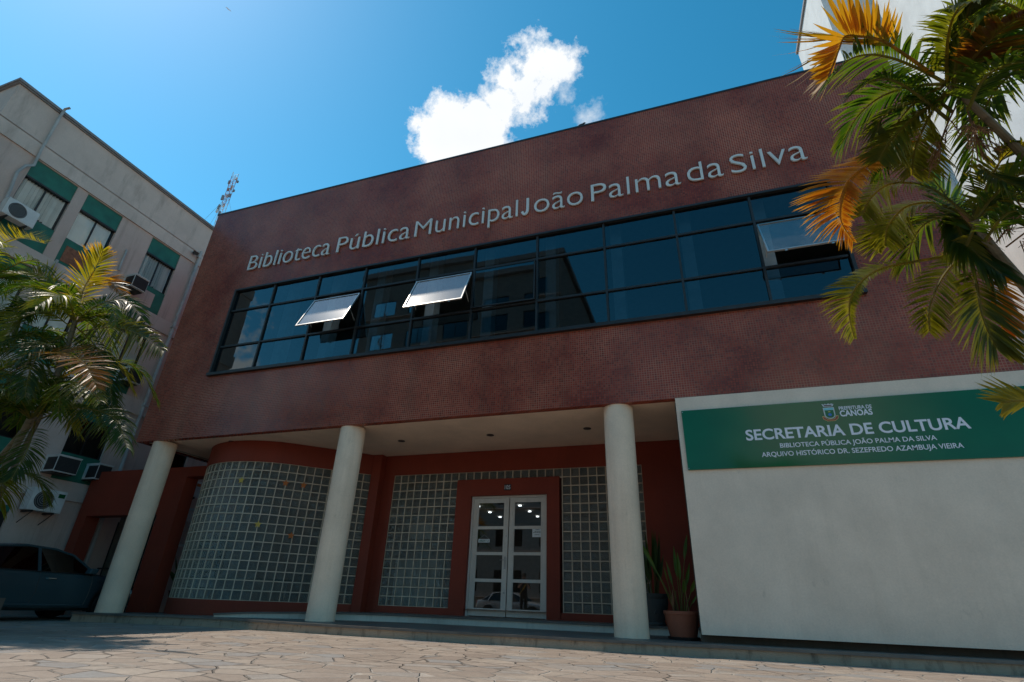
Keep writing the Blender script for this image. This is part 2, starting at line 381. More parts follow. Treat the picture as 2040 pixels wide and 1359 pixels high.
M = dict(
 mosaic=mat_mosaic(), stone=mat_stone(), block=mat_block(), sash=mat_sash(),
 pane=mat_glass("tinted_pane", (.20,.30,.36), (.80,.95,1.0), .008, 1.75),
 doorpane=mat_glass("door_pane", (.34,.34,.33), (1,.98,.95), .004, 1.6, .09),
 carglass=mat_glass("car_glass", (.012,.013,.015), (1,1,1), .01, 1.5),
 winpane=mat_glass("window_pane", (.90,.92,.92), (1,1,1), .02, 1.45),
 red=plaster("red_paint", (.25,.042,.022), (.13,.03,.018), .25, .6, .12),
 white=plaster("white_plaster", (.80,.64,.51), (.46,.34,.24), .15, .8, .6, scuff=.22),
 soffit=plaster("soffit_plaster", (.88,.67,.51), (.54,.38,.27), .2, .9, .1, (.8,.8,.8)),
 column=plaster("column_paint", (.88,.66,.49), (.52,.34,.22), .35, .8, .3, scuff=.6),
 beige=plaster("beige_plaster", (.60,.43,.36), (.14,.10,.075), .42, .9, .35),
 greyplaster=plaster("grey_plaster", (.62,.48,.41), (.18,.135,.11), .5, .9, .3, (1.2,1.2,.3)),
 tower=plaster("tower_plaster", (.60,.60,.59), (.42,.42,.41), .3, .85, .2),
 pink=plaster("pink_plaster", (.50,.40,.40), (.22,.16,.15), .35, .9, .25),
 opposite=plaster("opposite_plaster", (.26,.24,.22), (.14,.12,.11), .3, .9, .1),
 green=simple("green_paint", (.010,.125,.080), .55, var=.25, scale=3, bump=.1),
 frame=simple("dark_frame", (.028,.025,.024), .4, .3, var=.2),
 coping=simple("coping_metal", (.035,.033,.035), .5, .4),
 mortar=simple("mortar", (.58,.46,.34), .8, var=.15, scale=4),
 letter=simple("letter_paint", (.64,.63,.60), .45, .0, var=.08, scale=2),
 signgreen=simple("sign_green", (.0,.100,.032), .12, 0, .35, var=.1, scale=1.5),
 signwhite=simple("sign_white", (.72,.70,.74), .35, var=.03),
 riser=plaster("painted_riser", (.64,.58,.49), (.22,.2,.17), .5, .8, .2),
 darktile=simple("porch_tile", (.13,.115,.10), .45, var=.25, scale=3, bump=.1),
 kerb=plaster("kerb_stone", (.40,.315,.235), (.05,.042,.035), .95, .85, .8, (3.4,3.4,1.0), .75),
 doorwhite=plaster("door_paint", (.74,.67,.59), (.36,.27,.2), .3, .45, .08),
 metal=simple("brushed_metal", (.45,.44,.42), .35, .9),
 interior=simple("interior_wall", (.42,.39,.35), .9), intdark=simple("interior_floor", (.16,.14,.12), .6),
 intwhite=simple("interior_white", (.86,.85,.82), .8), paper=simple("paper", (.72,.74,.74), .8, var=.04),
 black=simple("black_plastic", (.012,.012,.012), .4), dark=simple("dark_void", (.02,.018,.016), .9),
 ac=simple("ac_white", (.62,.60,.57), .5, var=.1), acdark=simple("ac_grille", (.03,.03,.032), .6),
 pipe=simple("pipe_grey", (.40,.38,.36), .6, var=.2, scale=3), blind=simple("blind_cloth", (.92,.89,.84), .85, var=.08, scale=2),
 brick=simple("brick_patch", (.26,.10,.055), .9, var=.35, scale=12, bump=.5, bscale=30),
 leaf=mat_leaf("palm_leaf"), plantleaf=mat_leaf("plant_leaf", .3), bark=mat_bark(),
 twig=simple("dry_twig", (.17,.085,.035), .8, var=.3), terracotta=plaster("terracotta", (.25,.085,.05), (.15,.06,.04), .4, .75, .2),
 urn=plaster("stone_urn", (.085,.085,.08), (.04,.04,.04), .5, .85, .6), soil=simple("soil", (.05,.035,.025), .95, var=.3, bump=.5),
 carblue=simple("car_paint_blue", (.045,.08,.095), .22, .35, var=.04, scale=.7), carsilver=simple("car_paint_silver", (.52,.53,.54), .25, .5, var=.03, scale=.7),
 tyre=simple("tyre_rubber", (.015,.015,.015), .8), chrome=simple("chrome", (.6,.6,.6), .12, 1.0),
 lamp=mat_emit("downlight_glow", (.85,.95,1.0), 7), asphalt=mat_asphalt(),
 planter=plaster("planter_block", (.10,.08,.065), (.03,.03,.025), .6, .9, .5),
 skin=simple("skin", (.36,.20,.14), .55), shirtdark=simple("dark_shirt", (.02,.022,.03), .85), shirtwhite=simple("white_shirt", (.62,.62,.62), .85),
 trousers=simple("dark_trousers", (.025,.025,.03), .9), hair=simple("dark_hair", (.015,.01,.008), .6), strap=simple("yellow_strap", (.6,.36,.02), .7),
 lanyard=simple("blue_lanyard", (.02,.12,.4), .6),
 mastred=simple("mast_red", (.35,.05,.04), .6), mastwhite=simple("mast_white", (.6,.58,.57), .6), antenna=simple("antenna_grey", (.20,.19,.2), .6),
 wood=simple("gate_boards", (.16,.125,.09), .8, var=.3, scale=4), roofgrey=simple("roof_edge", (.22,.21,.21), .8),
 orange=simple("orange_card", (.55,.16,.04), .8), yellow=simple("yellow_card", (.6,.40,.08), .8), teal=simple("teal_table", (.02,.14,.18), .6),
)

# ================================================================ THE GROUND
def gz(x):
    t = min(1, max(0, (x-0.3)/6.2)); return -.235 + .085*t
mb = MB()
gx = [-160,-60,-25,-12,-6,-3,-1.5,0,.3,1.2,2.2,3.2,4.2,5.2,6.5,8,10,12,14,17,20,30,60,160]
gy = [-13.2,-9,-6,-3,-1,0,1,3,8,20,60,160]
for i in range(len(gx)-1):
    for j in range(len(gy)-1):
        mb.quad(*[(a,b,gz(a)) for a,b in ((gx[i],gy[j]),(gx[i+1],gy[j]),(gx[i+1],gy[j+1]),(gx[i],gy[j+1]))])
struct(mb.build("ground", M['stone'], origin=(0,0,0)))
mb = MB(); mb.quad((-160,-160,-.36),(160,-160,-.36),(160,-13.35,-.36),(-160,-13.35,-.36))
struct(mb.build("road", M['asphalt'], origin=(0,0,0)))
mb = MB(); mb.box(-160,160,-13.35,-13.2,-.40,-.146)
struct(mb.build("kerb", M['kerb'], origin=(0,0,0)))
mb = MB(); mb.box(-160,160,-24.6,-20.2,-.40,-.21)
struct(mb.build("pavement", M['kerb'], origin=(0,0,0)))

# porch platform: lower step, upper step
lowedge = [(18.4,-.32),(15.5,-.40),(13.6,-.52),(12,-.66),(10.5,-.71),(9,-.74),(7.8,-.75),(6.66,-.73),(5.6,-.60),(4.7,-.38),(3.9,-.2),(2.9,-.14),(1.9,-.18),(1.1,-.25),(.42,-.33)]
def pz(x):
    t = min(1, max(0, (x-.4)/4.6)); return -.06 + .06*t
mt, mk = MB(), MB()
for (xa,ya),(xb,yb) in zip(lowedge[:-1], lowedge[1:]):
    mt.quad((xa,ya,pz(xa)),(xb,yb,pz(xb)),(xb,5,pz(xb)),(xa,5,pz(xa)))
    # nosing: a thin slab edge 3 cm proud of the kerb face
    mk.quad((xa,ya+.03,pz(xa)-.035),(xb,yb+.03,pz(xb)-.035),(xb,yb+.03,gz(xb)-.05),(xa,ya+.03,gz(xa)-.05))
    mt.quad((xa,ya,pz(xa)),(xb,yb,pz(xb)),(xb,yb,pz(xb)-.035),(xa,ya,pz(xa)-.035))
    mt.quad((xa,ya,pz(xa)-.035),(xb,yb,pz(xb)-.035),(xb,yb+.03,pz(xb)-.035),(xa,ya+.03,pz(xa)-.035))
mk.quad((.42,-.30,pz(.42)-.002),(.42,5,pz(.42)-.002),(.42,5,gz(.4)-.05),(.42,-.30,gz(.4)-.05))
struct(mt.build("porch", M['darktile'], origin=(0,0,0)))
struct(mk.build("porch_kerb", M['kerb'], origin=(0,0,0)))
upedge = [(13.1,1.62,.14),(11,1.62,.14),(9,1.62,.14),(7.4,1.60,.14),(6.4,1.2,.14),(5.4,.62,.125),(4.6,.18,.095),(4.0,-.06,.05)]
mt, mr = MB(), MB()
for a, b in zip(upedge[:-1], upedge[1:]):
    ya, yb = max(2.9, a[1]+.6), max(2.9, b[1]+.6)
    mt.quad(a, b, (b[0],yb,b[2]), (a[0],ya,a[2]))
    mr.quad((a[0],a[1]+.025,a[2]-.03),(b[0],b[1]+.025,b[2]-.03),(b[0],b[1]+.025,pz(b[0])-.02),(a[0],a[1]+.025,pz(a[0])-.02))
    mt.quad(a, b, (b[0],b[1],b[2]-.03), (a[0],a[1],a[2]-.03))
    mt.quad((a[0],a[1],a[2]-.03),(b[0],b[1],b[2]-.03),(b[0],b[1]+.025,b[2]-.03),(a[0],a[1]+.025,a[2]-.03))
struct(mt.build("porch_step", M['darktile'], origin=(0,0,0)))
struct(mr.build("porch_step_riser", M['riser'], origin=(0,0,0)))

# ================================================================ LIBRARY
lib = thing("library_building", (9,0,0), "low library with dark red mosaic upper storey on three white round columns", "building")
ZB, ZT, XR = 3.76, 11.08, 18.15
wx = [1.845, 3.16, 4.615, 6.03, 7.535, 9.03, 10.55, 12.05, 13.535, 15.0, 16.40]
WZ0, WZ1, WZ2, WZ3 = 5.44, 6.20, 7.29, 7.93
mb = MB()
walls(mb, lambda u,v,d: (u,d,v), 0, XR, ZB, ZT, [(wx[0]-.04, wx[-1]+.04, WZ0-.04, WZ3+.04)], .16)
mb.quad((0,0,ZB),(0,14,ZB),(0,14,ZT),(0,0,ZT)); mb.quad((XR,0,ZB),(XR,14,ZB),(XR,14,ZT),(XR,0,ZT))
mb.quad((0,14,ZB),(XR,14,ZB),(XR,14,ZT),(0,14,ZT))
mb.quad((0,0,ZB),(XR,0,ZB),(XR,.16,ZB),(0,.16,ZB)); mb.quad((0,.16,ZB),(XR,.16,ZB),(XR,.16,ZB+.04),(0,.16,ZB+.04))
mb.quad((0,.16,ZB),(.12,.16,ZB),(.12,14,ZB),(0,14,ZB))
mb.build("mosaic_wall", M['mosaic'], lib)
mb = MB(); mb.box(-.03,XR+.03,-.012,.28,ZT,ZT+.05); mb.box(-.03,.25,.28,14,ZT,ZT+.05); mb.box(XR-.25,XR+.03,.28,14,ZT,ZT+.05)
mb.build("roof_coping", M['coping'], lib)
mb = MB(); mb.box(.25,XR-.25,.28,13.9,ZT-.5,ZT-.4); mb.build("roof", M['roofgrey'], lib)
mb = MB(); mb.box(.12,XR-.1,.16,13.9,ZB+.035,ZB+.18); mb.build("soffit", M['soffit'], lib)
# inside of the upper storey
mb = MB()
mb.quad((.3,9,ZB+.2),(XR-.3,9,ZB+.2),(XR-.3,9,8.4),(.3,9,8.4)); mb.quad((.3,.3,8.4),(XR-.3,.3,8.4),(XR-.3,9,8.4),(.3,9,8.4))
mb.quad((.3,.3,ZB),(.3,9,ZB),(.3,9,8.4),(.3,.3,8.4)); mb.quad((XR-.3,.3,ZB),(XR-.3,9,ZB),(XR-.3,9,8.4),(XR-.3,.3,8.4))
mb.quad((.3,.3,ZB+.2),(XR-.3,.3,ZB+.2),(XR-.3,9,ZB+.2),(.3,9,ZB+.2))
mb.build("upper_room", M['interior'], lib)
mb = MB()
for x in wx[1:-1]: mb.box(x-.02+.1, x+.32, .42, .7, ZB+.2, 8.38)
mb.build("inner_pillars", M['intwhite'], lib)
# window band
fr = MB(); fw = .022
x0, x1 = wx[0], wx[-1]
fr.box(x0-.055,x1+.055,-.05,.10,WZ3,WZ3+.05); fr.box(x0-.075,x1+.075,-.09,.10,WZ0-.075,WZ0)
fr.box(x0-.055,x0,-.048,.10,WZ0,WZ3); fr.box(x1,x1+.055,-.048,.10,WZ0,WZ3)
for x in wx[1:-1]: fr.box(x-fw,x+fw,-.012,.085,WZ0,WZ3)
for z in (WZ1,WZ2):
    for a,b in zip(wx[:-1],wx[1:]):
        fr.box(a+fw,b-fw,-.009,.08,z-fw,z+fw)
band = fr.build("window_band", M['frame'], lib)
gl = MB(True); rj = random.Random(3)
zs = [(WZ0,WZ1),(WZ1,WZ2),(WZ2,WZ3)]
for i,(a,b) in enumerate(zip(wx[:-1],wx[1:])):
    for j,(c,d) in enumerate(zs):
        if j == 1 and i in (2,4,5,9): continue
        t1, t2 = rj.uniform(-.003,.003), rj.uniform(-.004,.004)
        gl.quad((a,.03+t1,c),(b,.03-t1,c),(b,.03-t1+t2,d),(a,.03+t1+t2,d))
gl.build("window_panes", M['pane'], band)
for i, th, drop in ((2,24,.14),(4,24,.09),(5,1.2,.03),(9,24,.11)):
    a, b = wx[i]+.03, wx[i+1]-.03; h = 1.04; z = WZ2-drop; t = rad(th)
    s = MB(True); d = Vector((0,-math.sin(t),-math.cos(t))); nrm = Vector((0,-math.cos(t),math.sin(t)))
    base = Vector((0,-.03,z))
    def P(x, k, o): return Vector((x,0,0)) + base + d*k + nrm*o
    e = .028
    def bar(xa,xb,ka,kb):
        c = (P(xa,ka,0)+P(xb,kb,0))/2; s.obox(c, ((xb-xa)/2,0,0), nrm*.016, d*((kb-ka)/2))
    s.m = 0
    bar(a,b,0,e); bar(a,b,h-e,h); bar(a,a+e,e,h-e); bar(b-e,b,e,h-e)
    s.m = 1; s.quad(P(a+e,h-e,0),P(b-e,h-e,0),P(b-e,e,0),P(a+e,e,0))
    s.m = 0
    if th > 5:
        for x in (a+.05,b-.05): s.tube([P(x,h*.55,-.02), Vector((x,.02,z-h*.72))], .008, 6)
        for x in (a+.3,b-.3): s.obox(P(x,h+.012,-.01), (.02,0,0), (0,.012,0), (0,0,.012))
    so_ = s.build("opening_sash", [M['metal'] if th > 5 else M['frame'], M['sash'] if th > 5 else M['pane']], band)
    if th > 5: so_['label'] = "top-hung dusty glass sash swung out from the window band"

# ground floor: red wall, glass block panels, door
YB = 2.73; ZP = .14
PX0, PX1, PZ0, PZ1 = 5.95, 12.21, .28, 3.28
SX0, SX1, SZ = 7.77, 10.335, 3.085
DX0, DX1, DZ = 8.155, 10.04, 2.70
mb = MB()
walls(mb, lambda u,v,d: (u,YB+d,v), 5.49, 13.5, ZP-.1, ZB+.03, [(PX0,PX1,PZ0,PZ1),(SX0+.05,SX1-.05,ZP-.1,PZ0+.001)], .10)
mb.build("red_wall", M['red'], lib)
mb = MB()
mb.box(SX0,DX0,YB-.03,YB+.26,ZP-.1,SZ); mb.box(DX1,SX1,YB-.03,YB+.26,ZP-.1,SZ); mb.box(DX0,DX1,YB-.03,YB+.26,DZ,SZ)
mb.build("door_surround", M['red'], lib)
def block_panel(name, path, z0, z1, skip=None, yoff=.03, pitch=.2):
    """glass blocks along a plan path, pitch by pitch; joints stand proud as thin bars"""
    pts = [Vector((p[0],p[1],0)) for p in path]
    g, j = MB(True), MB(); nz_ = int(round((z1-z0)/pitch))
    rr = random.Random(11)
    e = .011
    for i in range(len(pts)-1):
        a, b = pts[i], pts[i+1]; t = (b-a).normalized(); n = Vector((t.y,-t.x,0))
        for k in range(nz_):
            za, zb = z0+k*pitch, z0+(k+1)*pitch
            if skip and skip((a+b)/2, (za+zb)/2): continue
            g.col = (rr.random(), rr.random(), rr.random())
            q = [a-n*.0, b-n*.0]
            # pillowed block: rim and raised centre
            rim = [(a+t*e)-n*.012+Vector((0,0,za+e)), (b-t*e)-n*.012+Vector((0,0,za+e)), (b-t*e)-n*.012+Vector((0,0,zb-e)), (a+t*e)-n*.012+Vector((0,0,zb-e))]
            m_ = .022
            cen = [(a+t*(e+m_))-n*.003+Vector((0,0,za+e+m_)), (b-t*(e+m_))-n*.003+Vector((0,0,za+e+m_)), (b-t*(e+m_))-n*.003+Vector((0,0,zb-e-m_)), (a+t*(e+m_))-n*.003+Vector((0,0,zb-e-m_))]
            R_ = [g.vert(p) for p in rim]; C_ = [g.vert(p) for p in cen]
            g.face(C_)
            for s_ in range(4): g.face((R_[s_],R_[(s_+1)%4],C_[(s_+1)%4],C_[s_]))
            # joint bars round the block, low on the bottom and left; the neighbours close the rest
            def jb(p, q, up_):
                pass
            c = (a+b)/2
            for zc in ((za,) if k else (za,)) + ((zb,) if k == nz_-1 else ()):
                j.obox(c+Vector((0,0,zc))-n*.014, t*((b-a).length/2-e-.0005), n*.016, Vector((0,0,e)))
            for pc in (a,) + ((b,) if i == len(pts)-2 else ()):
                j.obox(pc+Vector((0,0,(za+zb)/2))-n*.0125, t*e, n*.0165, Vector((0,0,pitch/2)))
    go = g.build(name, M['block'], lib)
    j.build("mortar_grid", M['mortar'], go)
    return go
n = int(round((PX1-PX0)/.2)); pw = (PX1-PX0)/n
block_panel("glass_block_panel", [(PX0+pw*i, YB+.035) for i in range(n+1)], PZ0, PZ1,
    skip=lambda c,z: SX0-.02 < c.x < SX1+.02 and z < SZ)
# curved glass block bay
cc, R = Vector((2.65,2.5)), 1.9
path = []
Lst = Vector((5.38,2.56)); a0 = rad(-45); tp = cc + Vector((math.cos(a0), math.sin(a0)))*R
def curve(s):
    d0 = (tp-Lst).length
    if s < d0: return Lst + (tp-Lst)*(s/d0)
    a = a0 - (s-d0)/R
    return cc + Vector((math.cos(a), math.sin(a)))*R
npath = 33
pp = [curve(.2*i) for i in range(npath)]
pp = pp[::-1]
block_panel("curved_glass_block_bay", [(p.x,p.y) for p in pp], PZ0, PZ1)
fine = [curve(.06*i-.10) for i in range(int(.2*(npath-1)/.06)+4)][::-1]
fine += [Vector((5.62,2.80))]
def ribbon(mb, pts, z0, z1, out, inn):
    L = []
    for i, p in enumerate(pts):
        t = (pts[min(i+1,len(pts)-1)]-pts[max(i-1,0)]).normalized(); nn = Vector((t.y,-t.x)); L.append((p+nn*out, p-nn*inn))
    for (a,b),(c,d) in zip(L[:-1],L[1:]):
        mb.quad((a.x,a.y,z0),(c.x,c.y,z0),(c.x,c.y,z1),(a.x,a.y,z1)); mb.quad((b.x,b.y,z0),(d.x,d.y,z0),(d.x,d.y,z1),(b.x,b.y,z1))
        mb.quad((a.x,a.y,z1),(c.x,c.y,z1),(d.x,d.y,z1),(b.x,b.y,z1)); mb.quad((a.x,a.y,z0),(c.x,c.y,z0),(d.x,d.y,z0),(b.x,b.y,z0))
mb = MB(); ribbon(mb, fine, PZ1, ZB+.03, .022, .12); mb.build("bay_header", M['red'], lib, smooth=True)
mb = MB(); ribbon(mb, fine, -.09, PZ0, .022, .12); mb.build("bay_plinth", M['red'], lib, smooth=True)
mb = MB(); mb.box(5.40,5.66,2.50,2.72,-.02,ZB+.02); mb.build("corner_post", M['red'], lib)
# interior of the ground floor
mb = MB()
mb.quad((.9,3.0,.13),(18,3.0,.13),(18,13,.13),(.9,13,.13))
mb.poly([(p.x+(cc.x-p.x)*.1, p.y+(cc.y-p.y)*.1, .131) for p in [curve(.3*i) for i in range(21)]] )
mb.build("inner_floor", M['intdark'], lib)
mb = MB()
mb.quad((.9,12.5,.1),(18,12.5,.1),(18,12.5,3.7),(.9,12.5,3.7)); mb.quad((.9,3.1,.1),(.9,12.5,.1),(.9,12.5,3.7),(.9,3.1,3.7)); mb.quad((18,3.1,.1),(18,12.5,.1),(18,12.5,3.7),(18,3.1,3.7))
mb.quad((11.2,5.2,.1),(13.2,5.2,.1),(13.2,5.2,3.7),(11.2,5.2,3.7))
mb.build("inner_wall", M['interior'], lib)
mb = MB(); mb.quad((.9,3.0,3.45),(18,3.0,3.45),(18,12.5,3.45),(.9,12.5,3.45)); mb.build("inner_ceiling", M['interior'], lib)
for x, y in ((6.03,8.3),(5.97,9.56),(5.95,10.71),(7.54,8.33),(7.51,9.55),(7.46,10.73)):
    mb = MB(); mb.lathe([(.001,0),(.055,0),(.055,.03),(.001,.03)], (x,y,3.40), 16, capb=False, capt=False)
    tag(mb.build("ceiling_downlight", M['lamp'], origin=(x,y,3.40)), "small round lit ceiling lamp inside the entrance hall seen through the door glass", "lamp", "lit lamps in the entrance hall")
WL_lamps = 1
# door leaves
for sgn, a, b in ((-1, DX0+.05, (DX0+DX1)/2-.012), (1, (DX0+DX1)/2+.012, DX1-.05)):
    y0, y1 = YB+.10, YB+.145; zz0, zz1 = ZP+.015, DZ-.05
    s = MB(); st = .105
    s.box(a,a+st,y0,y1,zz0,zz1); s.box(b-st,b,y0,y1,zz0,zz1)
    hz = (zz1-zz0-.13-.10)/4
    s.box(a+st,b-st,y0+.002,y1-.002,zz0,zz0+.15)
    s.box(a+st,b-st,y0+.002,y1-.002,zz1-.105,zz1)
    rails = [zz0+.15]
    for k in range(1,4):
        z = zz0+.15+(zz1-.105-zz0-.15)*k/4; s.box(a+st,b-st,y0+.004,y1-.004,z-.033,z+.033); rails.append(z)
    # glazing beads
    s.box(a+st,a+st+.018,y0+.012,y1-.012,zz0+.15,zz1-.105); s.box(b-st-.018,b-st,y0+.012,y1-.012,zz0+.15,zz1-.105)
    leaf = s.build("door_leaf", M['doorwhite'], lib)
    g = MB(True); g.quad((a+st,y0+.024,zz0+.15),(b-st,y0+.024,zz0+.15),(b-st,y0+.0245,zz1-.105),(a+st,y0+.0245,zz1-.105)); g.build("door_glass", M['doorpane'], leaf)
    if sgn < 0:
        h = MB(); xc = b-.05; h.box(xc-.022,xc+.022,y0-.008,y0,1.10,1.36); h.tube([(xc,y0-.004,1.29),(xc,y0-.05,1.29),(xc-.02,y0-.055,1.29),(xc-.11,y0-.055,1.285)], .009, 8)
        h.build("door_handle", M['metal'], leaf)
        h = MB(); h.lathe([(.001,0),(.022,.0),(.022,.012),(.001,.012)], (xc,y0-.012,.62), 16, 'y', False, False); h.build("door_lock", M['metal'], leaf)
        h = MB(); h.lathe([(.001,0),(.012,.0),(.012,.012),(.001,.012)], (xc+.01,y0-.012,1.80), 12, 'y', False, False); h.build("latch", M['metal'], leaf)
s = MB(); yf0, yf1 = YB+.07, YB+.20
s.box(DX0,DX0+.048,yf0,yf1,ZP,DZ); s.box(DX1-.048,DX1,yf0,yf1,ZP,DZ); s.box(DX0+.048,DX1-.048,yf0,yf1,DZ-.048,DZ)
s.build("door_frame", M['doorwhite'], lib)
# columns
for x, zb in ((.676,-.075),(6.264,-.01),(12.091,-.01)):
    s = MB(); r = .270
    s.lathe([(r+.004,zb),(r,zb+.05),(r-.002,1.9),(r,ZB-.02),(r,ZB-.003)], (x,.29,0), 56)
    s.build("column", M['column'], lib, smooth=True)
# empty downlights in the porch ceiling
for x, y in ((2.494,.418+.2),(6.786,1.491),(9.05,1.497),(11.262,1.493),(4.6,.9)):
    if x == 4.6: continue
    s = MB(); s.lathe([(.085,-.006),(.085,.002),(.062,-.008)], (x,y,ZB+.033), 20, capb=False, capt=False); s.lathe([(.062,-.008),(.058,.06),(.001,.06)], (x,y,ZB+.033), 20, capb=False, capt=False)
    s.lathe([(.001,-.0095),(.063,-.0095)], (x,y,ZB+.033), 20, capb=False, capt=False)
    s.build("downlight", M['frame'], lib)

# ---- letters on the facade
def text_mesh(body, size=1.0, off=0.0, ext=0.0, mats=None, space=1.0):
    c = bpy.data.curves.new("txt", 'FONT'); c.body = body; c.size = size; c.offset = off; c.extrude = ext; c.space_character = space; c.resolution_u = 4
    if mats:
        for i in range(len(body)): c.materials.append(None)
        for i in range(len(body)): c.body_format[i].material_index = i
    o = bpy.data.objects.new("txt", c); COL.objects.link(o)
    dg = bpy.context.evaluated_depsgraph_get(); dg.update()
    me = bpy.data.meshes.new_from_object(o.evaluated_get(dg))
    bpy.data.objects.remove(o); bpy.data.curves.remove(c)
    return me
let = thing("facade_lettering", (9.1,0,8.57), "row of pale grey metal letters naming the library high on the mosaic facade", "lettering")
words = [("Biblioteca",2.0,4.757),("Pública",4.981,7.176),("Municipal",7.318,10.065),("João",10.192,11.634),("Palma",11.824,13.769),("da",13.912,14.63),("Silva",14.784,16.208)]
BZ, CAPH = 8.575, .50
def jglyph(x0, x1, z, h):
    """a J that stands on the base line: stem with a hook to the left"""
    pts = []; wd = .062; xs = x1-.05; rx = (x1-x0-.03)/2-.0; cx_ = xs-rx; 
    outer = [(xs+wd/2, z+h)]; inner = [(xs-wd/2, z+h)]
    ry = h*.36
    for k in range(0, 13):
        a = -math.pi*k/12*.86
        outer.append((cx_+(rx+wd/2)*math.cos(a), z+ry+(ry)*math.sin(a))); inner.append((cx_+(rx-wd/2)*math.cos(a), z+ry+(ry-wd)*math.sin(a)))
    return outer, inner
for wd, xa, xb in words:
    me = text_mesh(wd, 1.0, -.013, 0, True)
    vx = [v.co.x for v in me.vertices]; x0_, x1_ = min(vx), max(vx)
    # cap height of the face
    capv = .70
    sxk = (xb-xa)/(x1_-x0_)
    szk = CAPH/.682
    groups = {}
    for p in me.polygons: groups.setdefault(p.material_index, []).append(p)
    for gi, ps in sorted(groups.items()):
        ch = wd[gi]
        m_ = MB(); used = {}
        if ch == 'J':
            xs_ = [me.vertices[v].co.x for p in ps for v in p.vertices]
            o_, i_ = jglyph(xa+(min(xs_)-x0_)*sxk, xa+(max(xs_)-x0_)*sxk, BZ, CAPH)
            faces = [[o_[k],o_[k+1],i_[k+1],i_[k]] for k in range(len(o_)-1)]
            for f in faces: m_.poly([(x,0,z) for x,z in f])
        else:
            for p in ps:
                idx = []
                for v in p.vertices:
                    if v not in used:
                        co = me.vertices[v].co; yy = co.y
                        if ch.islower() and yy > 0: yy = yy*.525/.44 if yy < .44 else .525+(yy-.44)*.195/.26
                        used[v] = m_.vert((xa+(co.x-x0_)*sxk, 0, BZ+yy*szk))
                    idx.append(used[v])
                m_.face(idx)
        # give the letter depth: front at y=-.075, back at y=-.025
        bm = bmesh.new(); tmp = bpy.data.meshes.new("t"); tmp.from_pydata(m_.v, [], m_.f); bm.from_mesh(tmp)
        bmesh.ops.remove_doubles(bm, verts=bm.verts, dist=1e-5)
        r = bmesh.ops.extrude_face_region(bm, geom=bm.faces[:])
        for v in [g for g in r['geom'] if isinstance(g, bmesh.types.BMVert)]: v.co.y = -.055
        for v in bm.verts:
            if v.co.y > -.04: v.co.y = -.020
        bmesh.ops.recalc_face_normals(bm, faces=bm.faces)
        for v in bm.verts: v.co -= WL[let.name]
        mesh = bpy.data.meshes.new("letter"); bm.to_mesh(mesh); bm.free(); bpy.data.meshes.remove(tmp)
        mesh.materials.append(M['letter'])
        ob = bpy.data.objects.new("letter", mesh); COL.objects.link(ob); ob.parent = let
    bpy.data.meshes.remove(me)

# ---- white side wall with the green signboard
wal = thing("rendered_wall", (15.65,.05,0), "broad white rendered wall slab under the green signboard right of the columns", "wall")
mb = MB(); mb.box(13.14,18.25,-.03,.12,.10,3.752); mb.build("wall_slab", M['white'], wal)
mb = MB(); mb.box(13.12,18.25,.16,.5,-.30,3.74); mb.build("recessed_plinth", M['planter'], wal)
sg = thing("green_signboard", (15.7,-.05,2.47), "long glossy green board with white writing and a small coat of arms", "sign")
mb = MB(); mb.box(13.22,18.16,-.062,-.034,2.475,3.498); mb.build("board", M['signgreen'], sg)
def sign_line(body, xa, xb, z, caph, off, parent, mat, y=-.064, name="lettering"):
    me = text_mesh(body, 1.0, off)
    vx = [v.co.x for v in me.vertices]; x0_, x1_ = min(vx), max(vx)
    k = (xb-xa)/(x1_-x0_); kz = caph/(.682+2*off)
    m_ = MB(); ids = [m_.vert((xa+(v.co.x-x0_)*k, y, z+(v.co.y+off)*kz)) for v in me.vertices]
    for p in me.polygons: m_.face([ids[v] for v in p.vertices])
    bpy.data.meshes.remove(me)
    o = m_.build(name, mat, parent)
    return o
sign_line("SECRETARIA DE CULTURA", 14.18, 17.21, 2.912, .178, .022, sg, M['signwhite'])
sign_line("BIBLIOTECA PÚBLICA JOÃO PALMA DA SILVA", 14.655, 16.75, 2.768, .072, .012, sg, M['signwhite'])
sign_line("ARQUIVO HISTÓRICO DR. SEZEFREDO AZAMBUJA VIEIRA", 14.365, 17.04, 2.634, .075, .012, sg, M['signwhite'])
sign_line("PREFEITURA DE", 15.60, 16.05, 3.320, .058, .018, sg, M['signwhite'])
sign_line("CANOAS", 15.595, 16.04, 3.214, .098, .03, sg, M['signwhite'])
# coat of arms: mural crown, shield, ribbon
em = MB(); Y = -.0645
mats = [simple("arms_silver", (.55,.55,.55), .4), simple("arms_brown", (.14,.08,.07), .5), simple("arms_sky", (.18,.50,.55), .4), simple("arms_green", (.01,.12,.03), .4),
        simple("arms_gold", (.6,.42,.12), .4), simple("arms_red", (.32,.04,.03), .4), simple("arms_blue", (.04,.16,.5), .4)]
ex, ez = 15.455, 3.29
def pl(mi, pts, dy): em.m = mi; em.poly([(ex+x, Y-dy, ez+z) for x, z in pts])
pl(4, [(-.115,-.055),(-.085,-.05),(-.05,-.10),(.05,-.10),(.085,-.05),(.115,-.055),(.105,-.105),(.055,-.14),(-.055,-.14),(-.105,-.105)], 0)
pl(5, [(-.106,-.06),(-.09,-.062),(-.05,-.112),(.05,-.112),(.09,-.062),(.106,-.06),(.098,-.10),(.052,-.132),(-.052,-.132),(-.098,-.10)], .001)
sh = [(-.078,.085),(.078,.085)] + [(.078*math.cos(a), -.035+.065*math.sin(a)) for a in [-.0-k*math.pi/10 for k in range(11)]]
pl(0, sh, .002)
pl(2, [(-.068,.076),(.068,.076),(.068,.045),(-.068,.045)], .003)
